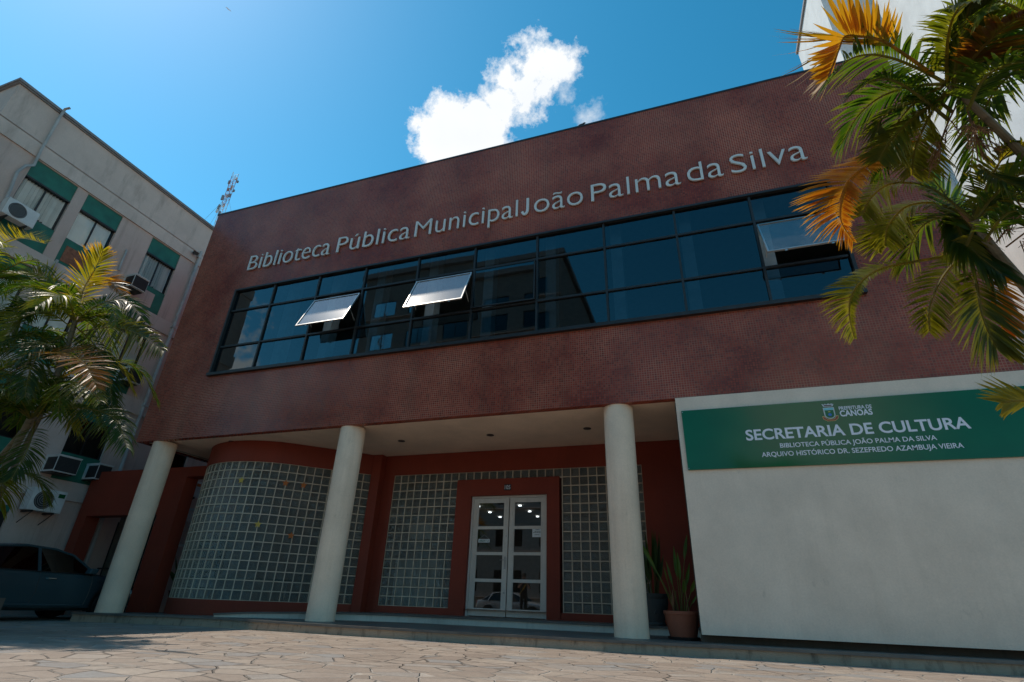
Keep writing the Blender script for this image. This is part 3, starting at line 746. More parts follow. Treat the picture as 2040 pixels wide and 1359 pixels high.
pl(3, [(-.062,.04),(.062,.04)] + [(.062*math.cos(a), -.035+.052*math.sin(a)) for a in [-k*math.pi/10 for k in range(11)]], .003)
pl(4, [(-.018,.02),(.018,.02),(.014,.006),(-.014,.006)], .004)
pl(6, [(.026*math.cos(a), -.035+.024*math.sin(a)) for a in [k*math.pi/6 for k in range(12)]], .004)
pl(0, [(-.085,.15),(-.05,.135),(-.04,.15),(-.01,.137),(.01,.152),(.04,.137),(.05,.15),(.085,.135),(.065,.10),(-.065,.10)], .002)
pl(1, [(-.058,.132),(.058,.126),(.05,.106),(-.05,.108)], .003)
em.nofix = True
em.build("coat_of_arms", mats, sg)
s = MB()
for z in (2.5,3.47):
    for x in (13.235,): s.lathe([(.001,0),(.008,.0),(.008,.006),(.001,.006)], (x,-.068,z), 8, 'y', False, False)
s.build("fixing_screws", M['metal'], sg)

# ---- small things at the door
hn = thing("house_number", (9.085,YB-.03,2.87), "small black house number plate on the red door surround", "number plate")
mb = MB(); mb.box(9.0,9.17,YB-.042,YB-.031,2.805,2.94); mb.build("plate", M['black'], hn)
sign_line("105", 9.015, 9.155, 2.825, .095, .012, hn, M['signwhite'], YB-.0445, "digits")
op = thing("open_sign", (8.505,YB+.09,1.66), "small white ABERTO sign hanging inside the left door glass", "sign")
mb = MB(); mb.box(8.365,8.645,YB+.092,YB+.10,1.66,1.735); mb.build("card", M['paper'], op)
sign_line("ABERTO", 8.385, 8.625, 1.675, .045, .012, op, M['green'], YB+.0895, "lettering")
mb = MB(); mb.tube([(8.38,YB+.096,1.735),(8.505,YB+.096,1.83),(8.63,YB+.096,1.735)], .003, 5); mb.build("string", M['pipe'], op)
nt_ = thing("paper_notice", (9.8,YB+.11,1.77), "white printed paper notice taped to the right door glass", "notice")
mb = MB(); mb.box(9.665,9.945,YB+.114,YB+.117,1.775,1.985); mb.build("sheet", M['paper'], nt_)
mb = MB(); rr = random.Random(5)
for z, a, b in ((1.95,.1,.9),(1.928,.28,.62),(1.892,.2,.88),(1.868,.08,.92),(1.82,.2,.6)):
    x = 9.665+.28*a
    while x < 9.665+.28*b:
        wdt = rr.uniform(.012,.03); mb.quad((x,YB+.1125,z),(min(x+wdt,9.665+.28*b),YB+.1125,z),(min(x+wdt,9.665+.28*b),YB+.1125,z+.011),(x,YB+.1125,z+.011)); x += wdt+.008
mb.build("printed_lines", M['frame'], nt_)
# furniture seen dimly through the glass blocks
cb = thing("white_cabinet", (6.7,3.3,.14), "low white two-door cabinet standing behind the glass blocks left of the door", "cabinet")
mb = MB(); mb.box(6.1,7.32,3.12,3.5,.30,1.30); mb.build("carcass", M['intwhite'], cb)
for a, b in ((6.12,6.70),(6.72,7.30)):
    mb = MB(); mb.box(a,b,3.10,3.118,.32,1.28); mb.build("cabinet_door", M['intwhite'], cb)
mb = MB(); mb.box(6.15,7.27,3.16,3.46,.14,.30); mb.build("plinth", M['frame'], cb)
wp = MB(); wp.box(6.36,6.97,3.10,3.12,1.78,2.13); wp.box(6.36,6.97,3.12,3.14,1.77,2.14)
tag(wp.build("notice_panel", M['intwhite'], origin=(6.66,3.1,1.78)), "white framed panel hanging behind the glass blocks above the cabinet", "panel")
tb = thing("reading_table", (3.2,2.4,.14), "teal topped reading table inside the curved glass block bay", "table")
mb = MB(); mb.box(1.6,3.9,1.5,2.2,.70,.74); mb.build("table_top", M['teal'], tb)
for x, y in ((1.7,1.6),(3.8,1.6),(1.7,2.1),(3.8,2.1)):
    mb = MB(); mb.box(x-.025,x+.025,y-.025,y+.025,.14,.70); mb.build("leg", M['metal'], tb)
bf = [((3.07,.77,2.82),'yellow'),((3.88,1.22,2.82),'orange'),((4.14,1.53,2.82),'orange'),((3.6,1.0,1.85),'yellow'),((4.12,1.49,1.66),'orange'),((4.24,1.70,2.06),'yellow'),((5.05,2.3,2.55),'orange')]
bl = ["yellow paper cut-out highest and furthest left on the curved glass blocks","orange paper cut-out high in the middle of the curved glass blocks","orange paper cut-out high on the curved glass blocks beside the middle column",
      "yellow paper cut-out halfway up the left part of the curved glass blocks","orange paper cut-out lowest on the curved glass blocks","small yellow paper cut-out halfway up beside the middle column","orange paper cut-out just right of the middle column"]
for (p, c), lab in zip(bf, bl):
    p = Vector(p); 
    if p.y < 2.2:
        nn = Vector((p.x-2.65, p.y-2.5, 0)).normalized() if p.x < 4.1 else Vector((.72,-.69,0))
        q = Vector((2.65,2.5,p.z)) + nn*1.93 if p.x < 4.0 else p + nn*.19
    else: nn = Vector((.72,-.69,0)); q = p + nn*.09
    if c == 'x': pass
    t = Vector((-nn.y, nn.x, 0)); mb = MB(); mb.nofix = True
    star = []
    for k in range(10):
        r_ = .085 if k%2 == 0 else .04; a = k*math.pi/5+.3; star.append(q + t*math.cos(a)*r_ + Vector((0,0,math.sin(a)*r_)))
    f = [s_ + nn*.004 for s_ in star]; mb.poly(f); mb.poly(star[::-1])
    for k in range(10): mb.quad(star[k],star[(k+1)%10],f[(k+1)%10],f[k])
    tag(mb.build("paper_cutout", M[c], origin=q), lab, "decoration", "paper cut-outs on the glass blocks")
# bird on the parapet
def bird(name, p, s, mat, lab, wings=False, h=Vector((1,0,0))):
    b = thing(name, p, lab, "bird"); p = Vector(p); mb = MB()
    h = h.normalized(); 
    prof = [(-.16,.004,.05),(-.08,.022,.07),(-.02,.042,.085),(.05,.045,.095),(.09,.03,.12),(.12,.030,.145),(.15,.026,.15),(.175,.008,.145),(.20,.002,.14)]
    if wings: prof = [(a,r_,.08) for a,r_,z in prof]
    mb.tube([p + h*(a*s) + Vector((0,0,z*s)) for a,r_,z in prof], [r_*s for a,r_,z in prof], 8)
    mb.build("body", mat, b, smooth=True)
    sd = Vector((-h.y,h.x,0))
    if wings:
        for sg_ in (-1,1):
            mb = MB(); mb.nofix = True
            A = p + Vector((0,0,.09*s)); 
            pts = [A+h*.06*s, A+sd*sg_*.22*s+h*.10*s+Vector((0,0,.06*s)), A+sd*sg_*.5*s-h*.02*s+Vector((0,0,.02*s)), A+sd*sg_*.2*s-h*.05*s+Vector((0,0,.05*s)), A-h*.08*s]
            mb.poly(pts); mb.poly([q-Vector((0,0,.006*s)) for q in pts][::-1])
            mb.build("wing", mat, b)
    else:
        for sg_ in (-1,1):
            mb = MB(); mb.tube([p+sd*sg_*.015*s+h*.02*s+Vector((0,0,.06*s)), p+sd*sg_*.02*s+h*.02*s], .004*s, 5); mb.build("leg", mat, b)
    return b
bird("perched_bird", (11.62,.05,ZT+.05), .75, M['black'], "small dark bird perched on the roof edge of the library")
bird("flying_bird", (-20.8,8.7,46.3), .55, M['intwhite'], "pale bird gliding high in the sky above the left building", True, Vector((.9,-.3,0)))

# ================================================================ LEFT APARTMENT BUILDING
XL = -3.0
lb = thing("apartment_building", (-7.5,4,0), "weathered beige office block with dark green window panels left of the library", "building")
bays = [(-3.44,-2.28),(-1.98,-.88),(.18,1.27),(2.9,4.0),(5.6,6.7),(8.3,9.4)]
floors = [(8.57,11.03,10.47,9.40),(5.78,8.10,7.68,6.62),(3.02,5.27,4.72,3.74)]
holes = []
for y0, y1 in bays:
    for z0, z1, zl, zs_ in floors: holes.append((y0 if z0 > 8 else y0+.0, y1, z0, z1))
gholes = [(-3.3,-.4,-.3,2.2),(2.4,3.6,-.3,2.2),(5.2,9.0,.9,2.2)]
mb = MB()
walls(mb, lambda u,v,d: (XL-d,u,v), -4.54, 22, -.4, 11.52, holes+gholes, .12)
walls(mb, lambda u,v,d: (u,-4.54+d,v), -14, XL, -.4, 11.52, [(-6.5,-4.2,z0+.7,z1-.5) for z0,z1,_,_ in floors]+[(-11,-8.4,z0+.7,z1-.5) for z0,z1,_,_ in floors], .12)
mb.quad((-14,22,-.4),(XL,22,-.4),(XL,22,12.8),(-14,22,12.8)); mb.quad((-14,-4.54,-.4),(-14,22,-.4),(-14,22,12.8),(-14,-4.54,12.8))
mb.build("wall", M['beige'], lb)
mb = MB()
mb.quad((XL-.0,-4.54,11.56),(XL,22,11.56),(XL,22,12.78),(XL,-4.54,12.78)); mb.quad((-14,-4.54,11.56),(XL,-4.54,11.56),(XL,-4.54,12.78),(-14,-4.54,12.78))
mb.quad((XL-.03,-4.5,11.5),(XL-.03,22,11.5),(XL-.03,22,11.58),(XL-.03,-4.5,11.58)); mb.quad((-14,-4.51,11.5),(XL-.03,-4.51,11.5),(XL-.03,-4.51,11.58),(-14,-4.51,11.58))
mb.box(-13.9,XL+.045,-4.585,22,11.06,11.5)
mb.build("parapet", M['greyplaster'], lb)
mb = MB(); mb.box(-14.08,XL+.09,-4.63,22.1,12.78,12.86); mb.box(-14.05,XL+.05,-4.59,22.05,12.74,12.78); mb.build("roof_edge", M['roofgrey'], lb)
for a, b in ((8.105,8.565),(5.29,5.77),(2.52,3.0)):
    mb = MB(); mb.box(-13.9,XL+.05,-4.585,22,a,b); mb.build("floor_ledge", M['greyplaster'], lb)
for fi, (z0, z1, zl, zs_) in enumerate(floors):
    for bi, (y0, y1) in enumerate(bays):
        for q0, q1 in ((zl, z1-.002), (z0+.002, zs_)):
            g = MB(); g.box(XL-.115,XL-.03,y0+.002,y1-.002,q0,q1); g.build("green_panel", M['green'], lb)
        if fi == 0 and bi == 1:
            g = MB(); g.box(XL-.05,XL-.018,y0+.12,y0+.75,z0+.12,zs_-.2); bp = g.build("brick_patch", M['brick'], lb); bp['label'] = "bricked-up square opening in a green panel"
        if fi == 0 and bi == 2:
            g = MB(); g.box(XL-.05,XL-.018,y0+.08,y0+.78,z0+.14,zs_-.18); g.build("patched_opening", M['beige'], lb)
        f = MB(); x0, x1 = XL-.118, XL-.085
        for (a,b,c,d) in ((y0,y0+.04,zs_,zl),(y1-.04,y1,zs_,zl),(y0+.04,y1-.04,zs_,zs_+.04),(y0+.04,y1-.04,zl-.04,zl),((y0+y1)/2-.02,(y0+y1)/2+.02,zs_+.04,zl-.04)):
            f.box(x0,x1,a,b,c,d)
        f.box(XL-.118,XL-.01,y0,y1,zl-.05,zl-.002)
        wn_ = f.build("window", M['frame'], lb)
        p = MB(True); p.quad((XL-.10,y0+.04,zs_+.04),(XL-.10,y1-.04,zs_+.04),(XL-.10,y1-.04,zl-.05),(XL-.10,y0+.04,zl-.05)); p.build("pane", M['winpane'], wn_)
        s = MB(); rr = random.Random(fi*7+bi); y = y0+.05; open_ = (fi == 2)
        if not open_:
            while y < y1-.1:
                wdt = .085; a = rr.uniform(-.2,.2)+(.8 if bi != 1 else .25)
                if bi == 2 and fi == 0: a += .35
                c_ = y+wdt/2; dx = math.sin(a)*wdt/2; dy = math.cos(a)*wdt/2
                zb_ = zs_+.05+ (.0 if rr.random() < .9 else .05)
                s.quad((XL-.15-dx,c_-dy,zb_),(XL-.15+dx,c_+dy,zb_),(XL-.15+dx,c_+dy,zl-.05),(XL-.15-dx,c_-dy,zl-.05)); y += .082
            s.nofix = True
            s.build("blind", M['blind'], wn_)
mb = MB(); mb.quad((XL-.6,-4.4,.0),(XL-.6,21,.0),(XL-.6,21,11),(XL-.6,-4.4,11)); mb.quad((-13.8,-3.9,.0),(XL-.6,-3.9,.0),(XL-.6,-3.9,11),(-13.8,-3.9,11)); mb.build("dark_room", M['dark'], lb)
mb = MB(); mb.box(XL-.11,XL-.06,-3.3,-.4,-.3,2.2)
for k in range(18): mb.box(XL-.06,XL-.045,-3.3+k*.161,-3.3+k*.161+.13,-.28,2.18)
mb.build("shutter", M['frame'], lb)
mb = MB(); mb.box(XL-.11,XL-.05,-2.6,.6,2.02,2.5); mb.box(XL-.05,XL-.02,-2.2,.9,2.05,2.48); mb.build("green_fascia", M['green'], lb)
tube = MB(); tube.tube([(XL+.1,1.86,11.6),(XL+.1,1.86,8.7),(XL+.1,1.84,5.0),(XL+.1,1.84,-.25)], .05, 10)
for z in (11.3,8.4,5.6,2.8): tube.box(XL+.0,XL+.16,1.78,1.92,z,z+.05)
tag(tube.build("drainpipe", M['pipe'], origin=(XL+.1,1.85,-.25), smooth=True), "long grey downpipe on the beige block beside the library corner", "pipe")
tube = MB(); tube.tube([(XL+.25,-3.46,12.95),(XL+.13,-3.5,12.9),(XL+.1,-3.5,12.6),(XL+.1,-3.48,11.3),(XL+.09,-3.44,10.75),(XL+.09,-3.58,10.6),(XL+.09,-3.66,10.3),(XL+.09,-3.60,9.8),(XL+.09,-3.56,9.35)], .035, 8)
tag(tube.build("vent_pipe", M['pipe'], origin=(XL+.1,-3.5,9.3), smooth=True), "thin grey pipe hooked over the top left corner of the beige block", "pipe")
tube = MB(); tube.tube([(XL+.03,-.42,10.05),(XL+.06,-.42,10.02),(XL+.06,-.42,9.6),(XL+.06,-.40,9.3)], .03, 8)
tag(tube.build("conduit_pipe", M['pipe'], origin=(XL+.05,-.42,9.3), smooth=True), "short loose pale conduit between the second and third upper windows", "pipe")
tube = MB(); tube.tube([(XL+.09,-1.95,8.6),(XL+.09,-2.0,8.2),(XL+.09,-2.02,7.2),(XL+.09,-2.02,5.9)], .04, 8)
tag(tube.build("waste_pipe", M['pipe'], origin=(XL+.1,-2,5.9), smooth=True), "grey pipe running down below the second upper window", "pipe")
fl = thing("wall_lamp", (XL+.1,1.63,11.35), "small dark lamp under the cornice at the right end of the beige block", "lamp")
mb = MB(); mb.obox((XL+.16,1.63,11.36),(.06,0,-.03),(0,.07,0),(.02,0,.05)); mb.build("housing", M['black'], fl)
mb = MB(); mb.tube([(XL,1.63,11.42),(XL+.12,1.63,11.40)], .015, 6); mb.build("arm", M['black'], fl)

def split_ac(p, lab, group="air conditioners on the beige block", s=1.0, badge=False):
    x, y, z = p
    a = thing("air_conditioner", (x,y,z), lab, "air conditioner", group)
    mb = MB(); d, wv, h = .28*s, .40*s, .27*s
    mb.box(x-d/2,x+d/2,y-wv,y+wv,z-h,z+h); mb.box(x+d/2,x+d/2+.008,y-wv+.03,y+wv-.03,z-h+.03,z+h-.03); mb.build("casing", M['ac'], a)
    g = MB(); cy_ = y-.1*s
    g.lathe([(.001,0),(.205*s,0),(.215*s,.012),(.225*s,.0)], (x+d/2+.009,cy_,z), 32, 'x', False, False); fg = g.build("fan_grille", M['acdark'], a)
    g = MB()
    for r_ in (.05,.10,.15,.20):
        pts = [(x+d/2+.016,cy_+r_*s*math.cos(k*math.pi/12),z+r_*s*math.sin(k*math.pi/12)) for k in range(25)]
        g.tube(pts, .004*s, 4)
    for k in range(5):
        continue
        an = k*2*math.pi/5; g.obox((x+d/2+.012,cy_+.1*s*math.cos(an),z+.1*s*math.sin(an)), (.002,0,0), (0,.09*s*math.cos(an),.09*s*math.sin(an)), (0,-.03*s*math.sin(an),.03*s*math.cos(an)))
    g.build("fan_guard", M['pipe'], fg)
    if badge:
        g = MB(); g.box(x+d/2+.009,x+d/2+.013,y+.2*s,y+.36*s,z+.1*s,z+.2*s); g.build("badge", M['signgreen'] if badge == 1 else M['orange'], a)
    for yy in (y-.25*s,y+.25*s):
        g = MB(); g.box(XL,x+d/2,yy-.015,yy+.015,z-h-.05,z-h); g.tube([(XL,yy,z-h-.3),(x+d/2-.02,yy,z-h-.04)], .012, 5)
        g.build("bracket", M['frame'], a)
    return a
def box_ac(p, lab, wd=.33, group="air conditioners on the beige block"):
    x, y, z = p
    a = thing("window_air_conditioner", (x,y,z), lab, "air conditioner", group)
    mb = MB(); mb.box(XL-.1,x+.22,y-wd,y+wd,z+.19,z+.215); mb.box(XL-.1,x+.2,y-wd+.01,y+wd-.01,z-.22,z+.19); mb.build("casing", M['ac'], a)
    g = MB(); g.box(x+.2,x+.205,y-wd+.02,y+wd-.02,z-.2,z+.17)
    g.box(XL+.1,x+.18,y-wd+.004,y-wd+.0095,z-.18,z+.15)
    for k in range(11): g.box(x+.206,x+.216,y-wd+.03,y+wd-.03,z-.19+k*.033,z-.178+k*.033); g.box(XL+.12,x+.17,y-wd-.004,y-wd+.0035,z-.17+k*.03,z-.160+k*.03)
    g.build("louvre", M['acdark'], a)
    g = MB(); g.box(XL,x+.1,y-wd+.02,y+wd-.02,z-.245,z-.222); g.build("shelf", M['frame'], a)
    return a
split_ac((-2.72,-3.27,9.14), "white air conditioner fan unit below the first upper window at the far left", s=.9)
box_ac((-2.72,.10,9.06), "boxy air conditioner under the third upper window of the beige block", .24)
box_ac((-2.70,.98,6.26), "boxy air conditioner beside the long downpipe on the middle floor", .24)
box_ac((-2.70,.17,3.34), "boxy air conditioner set in a green panel above the ground floor", .30)
box_ac((-2.70,1.15,3.36), "boxy air conditioner just above the red gate wall", .2)
split_ac((-2.72,.10,2.40), "large white fan unit low on the beige block above the parked car", s=1.0, badge=1)
split_ac((-2.72,4.1,3.50), "white fan unit with a red badge seen through the tall red gate opening", s=.95, badge=2)

# ================================================================ RED GATE WALL between the two buildings
gw = thing("gate_wall", (-.6,1.1,-.2), "dark red gate wall with two openings between the beige block and the glass bay", "gate wall")
mb = MB(); GZ = 3.35
mb.box(-2.78,-2.43,1.08,1.44,-.25,GZ); mb.box(-2.43,.16,1.08,1.44,2.16,GZ); mb.box(.16,.78,1.08,1.44,-.25,GZ); mb.box(.78,1.62,1.08,1.44,3.09,GZ)
mb.build("red_frame", M['red'], gw)
g = MB()
for k in range(14):
    x = -2.38+k*.14; g.box(x,x+.022,2.24,2.262,-.2,2.5)
for z in (-.15,.9,2.5): g.box(-2.95,-.5,2.235,2.268,z,z+.04)
g.build("gate_bars", M['frame'], gw)
g = MB()
for k in range(6):
    x = -2.30+k*.16; g.box(x-.5,x-.355,2.30,2.33,-.2,2.3)
g.build("gate_boards", M['wood'], gw)
# far end of the passage
eb = thing("passage_wall", (-1.5,9,0), "pale pinkish wall closing the far end of the side passage", "wall")
mb = MB(); mb.box(-2.98,-.02,9.0,9.2,-.3,4.6); mb.build("render", M['pink'], eb)
mb = MB()
for k in range(5): mb.box(-2.9+k*.55,-2.55+k*.55,8.93,8.998,2.2,3.9)
mb.build("shutters", M['blind'], eb)
# lattice panel
lt = MB()
for k in range(16):
    a = -.9+k*.1
    lt.tube([(a,2.6,1.6),(a+.9,2.6,2.5)], .008, 4); lt.tube([(a+.9,2.6,1.6),(a,2.6,2.5)], .008, 4)
lt.box(-.95,1.2,2.58,2.62,2.5,2.56); lt.box(-.95,1.2,2.58,2.62,1.54,1.6)
for x in (-.95,1.15): lt.box(x,x+.05,2.57,2.63,-.2,1.54)
tag(lt.build("mesh_fence", M['pipe'], origin=(0,2.6,-.2)), "diagonal wire mesh fence behind the tall red gate opening", "fence")

# ================================================================ TOWER behind on the right
tw = thing("tower_building", (24,8,0), "tall pale plain tower rising behind the right end of the library", "building")
mb = MB(); mb.box(20.1,21.6,6.0,9.6,-.3,23.6); mb.box(21.6,30,-1.0,9.62,-.3,30); mb.build("tower_wall", M['tower'], tw)
mb = MB(); mb.box(20.02,21.598,5.93,9.66,23.6,23.72); mb.build("roof_edge", M['roofgrey'], tw)
mb = MB(); mb.box(21.52,30.1,-1.08,9.7,30,30.15); mb.build("roof_edge", M['roofgrey'], tw)
for z in (17.9, 12.2):
    mb = MB(); mb.box(20.75,21.15,5.97,5.998,z,z+.1); mb.build("vent_slot", M['frame'], tw)

# ================================================================ MAST far behind
ms = thing("radio_mast", (-58,40,0), "thin red and white lattice radio mast rising behind the library roof", "mast")
r_ = random.Random(2); mxy = Vector((-57.6,40,0)); HT = 67.0
for lo in range(0,67,6):
    hi = min(HT, lo+6); mb = MB()
    cn = [mxy + Vector((.5*math.cos(a),.5*math.sin(a),0)) for a in (0.4,0.4+2.094,0.4+4.189)]
    for c in cn: mb.tube([c+Vector((0,0,lo)), c+Vector((0,0,hi))], .045, 5)
    for z in range(int(lo), int(hi)):
        for k in range(3):
            a, b = cn[k], cn[(k+1)%3]; mb.tube([a+Vector((0,0,z)), b+Vector((0,0,z+1))], .02, 4); mb.tube([a+Vector((0,0,z)), b+Vector((0,0,z))], .02, 4)
    mb.build("lattice_section", M['mastred'] if (lo//6)%2 == 0 else M['mastwhite'], ms)
for k in range(16):
    z = 56+k*.7; a = r_.uniform(0,6.28); c = mxy + Vector((.75*math.cos(a),.75*math.sin(a),z)); mb = MB()
    mb.obox(c, (.14,0,0), (0,.12,0), (0,0,r_.uniform(.2,.5))); mb.tube([c, mxy+Vector((0,0,z))], .03, 4); mb.build("antenna", M['antenna'] if k%3 else M['mastwhite'], ms)
for a in (0.9,3.0,5.1):
    mb = MB(); mb.tube([mxy+Vector((0,0,62)), mxy+Vector((26*math.cos(a),26*math.sin(a),0))], .02, 4); mb.build("guy_wire", M['antenna'], ms)

# ================================================================ ACROSS THE STREET (seen in the panes)
ob_ = thing("street_apartment_block", (-4,-30,0), "tall grey apartment block across the street mirrored in the library windows", "building")
OX0, OX1, OY, OH = -13.5, 5.0, -25.0, 26.5
mb = MB(); oh = []
for f in range(8):
    for k in range(5): oh.append((OX0+1.2+k*3.5, OX0+3.4+k*3.5, 1.2+f*3.1, 2.7+f*3.1))
walls(mb, lambda u,v,d: (u,OY-d,v), OX0, OX1, -.3, OH, oh, .2)
mb.box(OX0+.02,OX1-.02,-39,-25.5,-.3,OH-.01); mb.quad((OX0,OY,-.3),(OX0,-25.6,-.3),(OX0,-25.6,OH),(OX0,OY,OH)); mb.quad((OX1,OY,-.3),(OX1,-25.6,-.3),(OX1,-25.6,OH),(OX1,OY,OH)); mb.quad((OX0,OY,OH),(OX1,OY,OH),(OX1,-25.6,OH),(OX0,-25.6,OH))
mb.build("wall", M['opposite'], ob_)
mb = MB(); mb.box(OX0-.3,OX1+.3,-39.3,OY+.35,OH,OH+.5); mb.build("roof_slab", M['roofgrey'], ob_)
for f in range(8):
    mb = MB(); mb.box(OX0,OX1,OY-.01,OY+.22,.55+f*3.1+.3,.80+f*3.1+.1); mb.build("floor_band", M['greyplaster'], ob_)
wmb = MB(); wmb.box(-1.1,1.1,-.12,-.08,0,.05); wmb.box(-1.1,1.1,-.12,-.08,1.45,1.5); wmb.box(-1.1,-1.05,-.12,-.08,.05,1.45); wmb.box(1.05,1.1,-.12,-.08,.05,1.45); wmb.box(-.025,.025,-.12,-.08,.05,1.45)
WL['__o'] = Vector((0,0,0))
for i, (a,b,c,d) in enumerate(oh):
    if i == 0:
        proto = wmb.build("window", M['frame']); g = MB(); g.quad((-1.05,-.1,.05),(1.05,-.1,.05),(1.05,-.1,1.45),(-1.05,-.1,1.45)); gp = g.build("pane", M['carglass'], proto)
        wobj = proto
    else: wobj = copy_tree(proto)
    wobj.parent = ob_; wobj.location = Vector(((a+b)/2, OY, c)) - WL[ob_.name]
# lower neighbour across the street
on = thing("street_shop_house", (16,-30,0), "low grey rendered house across the street behind the photographer", "building")
mb = MB(); walls(mb, lambda u,v,d: (u,-25-d,v), 7, 27, -.3, 7, [(8.5,12,.0,2.6),(14,18,.0,2.6),(20,25,.0,2.6),(9,11,4,5.6),(14,17,4,5.6),(21,24,4,5.6)], .3); mb.box(7.02,26.98,-36,-25.5,-.3,7); mb.quad((7,-25,7),(27,-25,7),(27,-25.6,7),(7,-25.6,7)); mb.quad((7,-25,-.3),(7,-25.6,-.3),(7,-25.6,7),(7,-25,7))
mb.build("wall", M['opposite'], on)
mb = MB(); mb.box(6.8,27.2,-36.2,-24.7,7,7.25); mb.build("roof", M['roofgrey'], on)
mb = MB()
for a,b,c,d in ((8.5,12,.0,2.6),(14,18,.0,2.6),(20,25,.0,2.6),(9,11,4,5.6),(14,17,4,5.6),(21,24,4,5.6)): mb.quad((a,-25.28,c),(b,-25.28,c),(b,-25.28,d),(a,-25.28,d))
mb.build("dark_openings", M['dark'], on)

# ================================================================ CARS
def car(loc, rz, paint, lab, group=None):
    c = thing("parked_car", (0,0,0), lab, "car", group)
    # x forward, nose at +2.25; stations: x, bottom, belt z, half width, top z (bonnet or boot line at centre)
    st = [(-2.22,.42,.78,.70,.86),(-2.12,.30,.90,.80,.99),(-1.7,.24,.95,.865,1.03),(-1.1,.20,.945,.885,1.0),(-.4,.19,.93,.89,.99),(.3,.19,.915,.89,.98),(.95,.19,.90,.885,.965),(1.4,.20,.84,.87,.92),(1.8,.22,.76,.84,.84),(2.08,.26,.66,.76,.73),(2.24,.36,.54,.60,.60)]
    mb = MB(); rings = []
    for x,b,z,wd,top in st:
        half = [(wd*.80,b),(wd*.96,b+.06),(wd,b+.22),(wd*1.0,(b+z)/2+.08),(wd*.985,z-.07),(wd*.95,z),(wd*.80,top-.02),(wd*.4,top)]
        ring = [mb.vert((x,-y,q)) for y,q in half] + [mb.vert((x,y,q)) for y,q in half[::-1]]
        rings.append(ring)
    n_ = len(rings[0])
    for a,b in zip(rings[:-1],rings[1:]):
        for k in range(n_): mb.face((a[k],a[(k+1)%n_],b[(k+1)%n_],b[k]))
    mb.face(rings[0]); mb.face(rings[-1][::-1])
    # roof shell and pillars
    gh = [(1.02,.945,.80,.955),(.45,1.30,.66,1.32),(.05,1.40,.62,1.425),(-.5,1.425,.61,1.455),(-1.0,1.38,.62,1.41),(-1.35,1.27,.66,1.29),(-1.86,1.0,.76,1.02)]
    rings = []
    for x,z,wd,top in gh:
        ring = [mb.vert((x,-wd-.0,z)),mb.vert((x,-wd*.9,top-.012)),mb.vert((x,-wd*.45,top)),mb.vert((x,wd*.45,top)),mb.vert((x,wd*.9,top-.012)),mb.vert((x,wd,z))]; rings.append(ring)
    for i in (1,2,3,4):
        a,b = rings[i], rings[i+1] if i < 5 else rings[i]
        for k in range(5): mb.face((a[k],a[k+1],b[k+1],b[k]))
    body = mb.build("body", paint, c, smooth=True)
    def side(x): # greenhouse side line: half width at belt for a given x
        return .845 if -1.4 < x < .9 else .80
    # pillars and side glass
    top = [(.95,.95,.79),(.45,1.285,.655),(.05,1.385,.615),(-.5,1.41,.605),(-1.0,1.365,.615),(-1.35,1.25,.655),(-1.80,1.0,.76)]
    low = [(.97,.925,.845),(.45,.925,.845),(.05,.93,.845),(-.5,.935,.845),(-1.0,.945,.845),(-1.35,.95,.84),(-1.82,.975,.80)]
    for s in (-1,1):
        g = MB(True)
        for i in range(6):
            (lambda q: g.quad(*(q if s > 0 else q[::-1])))([(p[0],s*p[2],p[1]) for p in (low[i],low[i+1],top[i+1],top[i])])
        g.build("side_glass", M['carglass'], c)
        g = MB()
        g.tube([(p[0],s*(p[2]+.004),p[1]) for p in top], .024, 6)
        for xb,xt,i in ((-.25,-.28,3),(-1.42,-1.18,4)):
            g.obox(((xb+xt)/2,s*.735,1.16), (.03,0,0), (0,.012,0), ((xt-xb)/2,s*-.118,.235))
        g.build("window_frame", M['black'] if False else paint, c, smooth=True)
        g = MB(); g.tube([(.98,s*.85,.925),(0,s*.862,.925),(-1.4,s*.858,.945),(-1.84,s*.80,.975)], .010, 6); g.build("belt_trim", M['black'], c)
        g = MB(); g.obox((.74,s*.99,.985), (.085,0,0), (0,.085,0), (.02,0,.055)); g.obox((.76,s*.89,.94), (.03,0,0), (0,.05,0), (0,0,.02))
        mo = g.build("door_mirror", paint, c)
        bv = mo.modifiers.new("round", 'BEVEL'); bv.width = .03; bv.segments = 3
        for hx in (.02,-1.05):
            g = MB(); g.tube([(hx-.1,s*.882,.80),(hx-.08,s*.905,.80),(hx+.08,s*.905,.80),(hx+.1,s*.882,.80)], .014, 6); g.build("door_handle", M['chrome'], c)
        g = MB()
        for pts in ([(-.22,s*.848,.93),(-.22,s*.886,.8),(-.2,s*.895,.55),(-.25,s*.888,.30)], [(-1.3,s*.845,.95),(-1.28,s*.884,.8),(-1.12,s*.892,.62),(-1.0,s*.885,.34)], [(.88,s*.85,.92),(.9,s*.884,.75),(.9,s*.89,.5),(.86,s*.885,.30)]): g.tube(pts, .006, 5)
        g.build("door_gap", M['black'], c)
        g = MB(); g.tube([(.8,s*.893,.30),(-.95,s*.893,.30)], .03, 6); g.build("sill_trim", paint, c)
    g = MB(); g.quad((.985,-.76,.95),(.985,.76,.95),(.47,.63,1.30),(.47,-.63,1.30)); g.build("windscreen", M['carglass'], c)
    g = MB(); g.quad((-1.84,-.72,1.02),(-1.84,.72,1.02),(-1.37,.63,1.285),(-1.37,-.63,1.285)); g.build("rear_window", M['carglass'], c)
